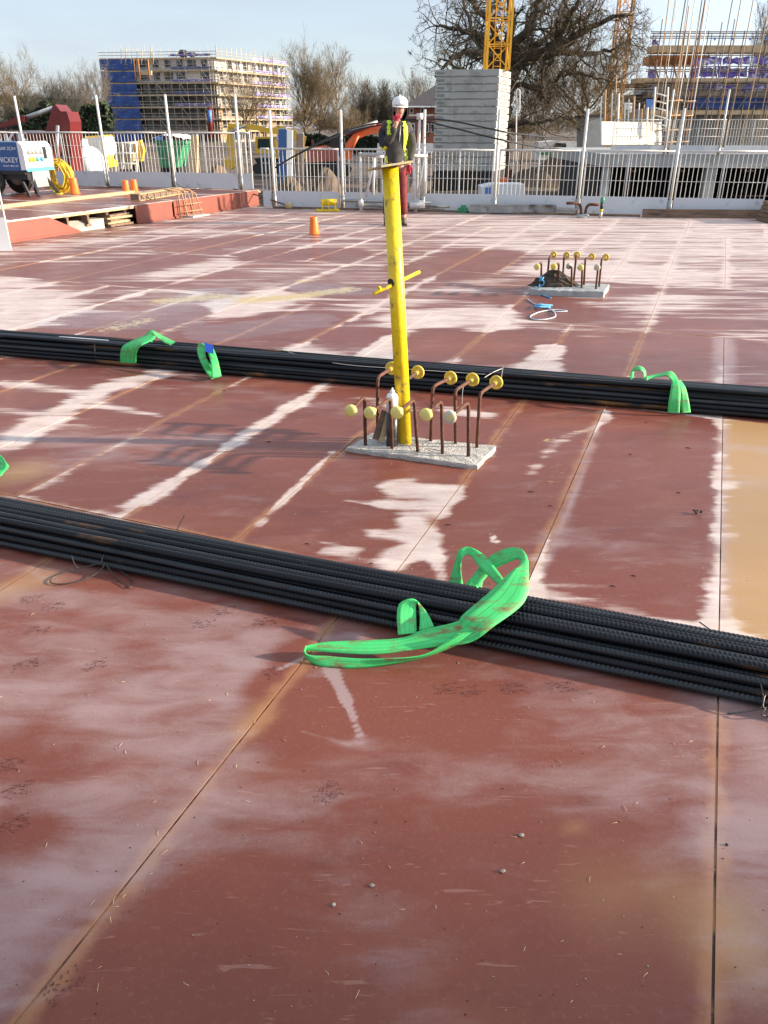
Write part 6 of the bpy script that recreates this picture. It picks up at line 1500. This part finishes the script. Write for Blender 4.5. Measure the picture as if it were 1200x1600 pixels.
# hood
ZH = Vector((0, 0, 1)); n = 18; rings = []
mb = MB(); vs = []
for i in range(9):
    ph = math.pi*(i/8)*.64
    for j in range(n):
        a = 2*math.pi*j/n; loc = -fd*math.cos(ph)*.125 + (sd2*math.cos(a)*.122 + Vector((0, 0, math.sin(a)*(.165 if math.sin(a) < 0 else .135))))*math.sin(ph)
        vs.append(hc+loc+Vector((0, 0, -.02)))
mb.add(vs, [(i*n+j, i*n+(j+1) % n, (i+1)*n+(j+1) % n, (i+1)*n+j) for i in range(8) for j in range(n)], True); mb.build('hood', M['black'], per, world=False)
skin_mesh('collar', [J(621, 188, .02), J(623, 181, .02)], [(0, 1)], [(.125, .11), (.09, .09)], 0, M['navy'], 2, per, OFF)
# helmet
ht = hc+Vector((0, .0, .052)); ax_ = (Vector((0, 0, 1))-fd*.10).normalized()
mb = MB(); prof = [(.118, 0), (.122, .004), (.124, .02), (.121, .05), (.108, .085), (.083, .112), (.045, .128), (.004, .132)]; mb.lathe(prof, ht, 22, axis=ax_); hel = mb.build('helmet', M['helmet'], per, world=False)
mb = MB(); ring = []
for j in range(13):
    a = -1.25+2.5*j/12; r = fd*math.cos(a)+sd2*math.sin(a); ring += [ht+r*.118+Vector((0, 0, .004)), ht+r*(.118+.045*math.cos(a*1.1))-Vector((0, 0, .012))]
mb.add(ring+[p+Vector((0, 0, .006)) for p in ring], [(2*j, 2*j+1, 2*j+3, 2*j+2) for j in range(12)]+[(26+2*j+2, 26+2*j+3, 26+2*j+1, 26+2*j) for j in range(12)]+[(2*j+1, 27+2*j, 29+2*j, 2*j+3) for j in range(12)], True); mb.build('peak', M['helmet'], hel, world=False)
mb = MB(); mb.prism([ht+Vector((-.012, 0, .02))+p for p in (ax_*.0-fd*.125, ax_*.07-fd*.112, ax_*.112-fd*.06, ax_*.134, ax_*.118+fd*.06, ax_*.122, ax_*.10-fd*.06, ax_*.06-fd*.10)], (.024, 0, 0)); mb.build('ridge', M['helmet'], hel, world=False)
# coat
cv = [J(616, 263), J(617, 240), J(618.5, 210), J(620, 193), J(602, 197), J(599, 212, -.02), J(600, 231, -.06), J(609, 216, -.17), J(617.5, 197, -.25), J(638, 199), J(642, 214, .02), J(644, 230, .04), J(641, 246, 0), J(639.5, 254, -.03)]
ce = [(0,1),(1,2),(2,3),(2,4),(4,5),(5,6),(6,7),(7,8),(2,9),(9,10),(10,11),(11,12),(12,13)]
cr = [(.215,.165),(.205,.155),(.215,.16),(.15,.12),.098,.088,.082,.076,.058,.095,.085,.078,.068,.058]
coat = skin_mesh('coat', cv, ce, cr, 0, M['coat'], 2, per, OFF)
# navy sleeve colour on the raised arm
sle = skin_mesh('sleeve', [cv[4], cv[5], cv[6], cv[7]], [(0,1),(1,2),(2,3)], [.103, .094, .088, .081], 0, M['navy'], 2, per, OFF)
skin_mesh('sleeve', [cv[9], cv[10]], [(0,1)], [.102, .09], 0, M['navy'], 2, per, OFF)
# hi-vis bands: patches lifted off the coat
def bands(src, name, m, test, lift=.007):
    me = src.data; keep = {}; vs = []; fs = []
    for p in me.polygons:
        c = p.center + OFF
        if not test(c, p.normal): continue
        f = []
        for i in p.vertices:
            if i not in keep: keep[i] = len(vs); vs.append(me.vertices[i].co+me.vertices[i].normal*lift)
            f.append(keep[i])
        fs.append(f)
    if not fs: return
    mb = MB(); mb.add(vs, fs, True); return mb.build(name, M[m], per, world=False)
pxx = lambda c: 600+(c.x*1343/c.y)
bands(coat, 'hi_vis_band', 'hivis', lambda c, n: n.y < .35 and ((631.5 < pxx(c)+ (c.z-.9)*3.0 < 638 and .80 < c.z < 1.52)))
bands(coat, 'hi_vis_band', 'hivis', lambda c, n: n.y < .5 and (605.5 < pxx(c) < 610.5 and 1.33 < c.z < 1.52), .009)
bands(sle, 'hi_vis_cuff', 'hivis', lambda c, n: c.z < 1.16 and c.z > 1.06, .006)
bands(coat, 'hi_vis_hem', 'hivis', lambda c, n: pxx(c) < 607 and .93 < c.z < 1.06, .009)
mb = MB()
zip_pts = [J(626, 196, -.17), J(624.5, 215, -.172), J(623, 235, -.165), J(622, 250, -.17)]
mb.tube(zip_pts, .006, 5); mb.v = [tuple(Vector(v)-OFF) for v in mb.v]; mb.build('zip', M['galv'], per, world=False)
# trousers and boots
skin_mesh('trousers', [J(617, 252), J(610, 270), J(606.5, 305, -.03), J(604, 338, 0), J(627, 270), J(628.5, 304, -.04), J(630.5, 337, 0)], [(0,1),(1,2),(2,3),(0,4),(4,5),(5,6)], [(.17,.135), .118, .086, .075, .118, .086, .075], 0, M['maroon'], 2, per, OFF)
for a in (al, ar):
    f = a.copy(); f.z = .0
    skin_mesh('boot', [f+Vector((0, .05, .16)), f+Vector((0, .05, .06)), f+Vector((0, -.08, .045)), f+Vector((.0, -.17, .038))], [(0,1),(1,2),(2,3)], [.062, (.052, .058), (.046, .046), (.036, .036)], 0, M['boot'], 2, per, OFF)
    mb = MB(); q = f-OFF; mb.box((q.x, q.y-.06, .012), (.095, .30, .022)); mb.build('sole', M['rubber'], per, world=False)

# ------------------------------------------------------------------ small things on the deck
rr = random.Random(77)
for i, (x, y, r, lb) in enumerate([(815, 1305, .0075, 'pale square chip of stone on the foreground deck, uppermost of the foreground chips'), (786, 1361, .0085, 'pale pink chip on a dried spot of the foreground deck'), (521, 1414, .007, 'round tan pebble lying on the foreground deck'), (581, 1383, .007, 'pale yellow pebble lying on the foreground deck right above the round tan one'), (1136, 1320, .006, 'dark pebble by the right joint of the foreground deck')]):
    mb = MB(); p = G(x, y, r*.35); mb.blob(p, (r*.7*rr.uniform(.8, 1.3), r*.6, r*.42), 7, 5, .4, i); tag(mb.build('pebble', M['pebble' if i != 4 else 'twig']), lb, 'pebble')
mb = MB(); p = G(1090, 800, .008)
for k in range(7): mb.blob(p+Vector((rr.uniform(-.015, .015), rr.uniform(-.012, .012), rr.uniform(-.002, .01))), (.007, .006, .004), 6, 4, .3, k)
tag(mb.build('mud_clod', M['soil']), 'dark crumb of mud on the red board right of the front sling', 'mud')
def litter(name, m, n, fn, kind='stuff'):
    mb = MB()
    for i in range(n): fn(mb, i)
    return tag(mb.build(name, M[m]), kind=kind)
def on_deck(): 
    for _ in range(50):
        x, y = rr.uniform(0, 1200), rr.uniform(640, 1590)
        if not (770+.19*x < y < 885+.21*x): return x, y
def crumb(mb, i):
    x, y = on_deck(); p = G(x, y, .0008); r = rr.uniform(.0007, .0019); mb.blob(p, (r*rr.uniform(.7, 1.6), r, r*.6), 5, 4, .3, i)
litter('pale_crumbs', 'pebble', 150, crumb); litter('dark_crumbs', 'twig', 130, crumb)
def straw(mb, i):
    x, y = on_deck(); p = G(x, y, .0012); a = rr.uniform(0, 3.14); L = rr.uniform(.006, .018); d = Vector((math.cos(a), math.sin(a), 0))*L
    mb.tube([p-d*.5, p+Vector((rr.uniform(-.002, .002), 0, .001)), p+d*.5], .0005, 4)
litter('straw_bits', 'straw', 80, straw)
def dark_scrap(mb, i):
    x, y = ((958,915),(990,900),(860,790),(830,768),(640,665),(1075,700),(1060,770),(985,710),(700,820),(580,880),(480,850),(350,610),(420,690),(1040,640),(1010,660))[i]
    p = G(x, y, .002); a = rr.uniform(-.4, .4); L = rr.uniform(.015, .035); d = Vector((math.cos(a), math.sin(a), 0))*L
    mb.tube([p-d*.5, p+Vector((0, rr.uniform(-.004, .004), .002)), p+d*.5], [.0008, .0022, .0008], 5)
litter('dark_scraps', 'twig', 15, dark_scrap)
# boot tread marks pressed into the rime: rows of small wet lugs
wetm = mat('wet_tread_mark', (.13, .038, .030), .16, var=.3, scale=40)
mb = MB()
for cx, cy, ang in ((48, 937, .3), (85, 948, .3), (150, 1040, .6), (60, 985, .1), (40, 1040, .5), (350, 955, .2), (415, 972, .3), (320, 975, .2), (15, 1195, .2), (20, 1290, .5), (30, 1235, .4), (700, 1076, .1), (738, 1080, .2), (805, 1076, .1), (880, 1074, .1), (515, 1240, .9), (100, 1540, .9), (430, 1050, .7)):
    c = G(cx, cy, 0); 
    for i in range(9):
        for j in range(5):
            if rr.random() < .30+.05*abs(i-4): continue
            u, v = (i-4)*.0085+rr.uniform(-.003, .003), (j-2)*.0095+rr.uniform(-.003, .003); a = ang+rr.choice((-.6, .6))+rr.uniform(-.2, .2)
            p = c+Vector((u*math.cos(ang)-v*math.sin(ang), u*math.sin(ang)+v*math.cos(ang), .0019)); dx = Vector((math.cos(a), math.sin(a), 0))*rr.uniform(.002, .0052); dy = Vector((-math.sin(a), math.cos(a), 0))*rr.uniform(.0007, .0016)
            q = [p-dx, p-dx*.4-dy, p+dx*.5-dy, p+dx, p+dx*.4+dy, p-dx*.5+dy]; mb.prism(q, (0, 0, .0006))
tag(mb.build('tread_marks', wetm), kind='stuff')
print('objects', len(bpy.data.objects), 'tris ~', sum(len(p.vertices)-2 for m_ in bpy.data.meshes for p in m_.polygons))
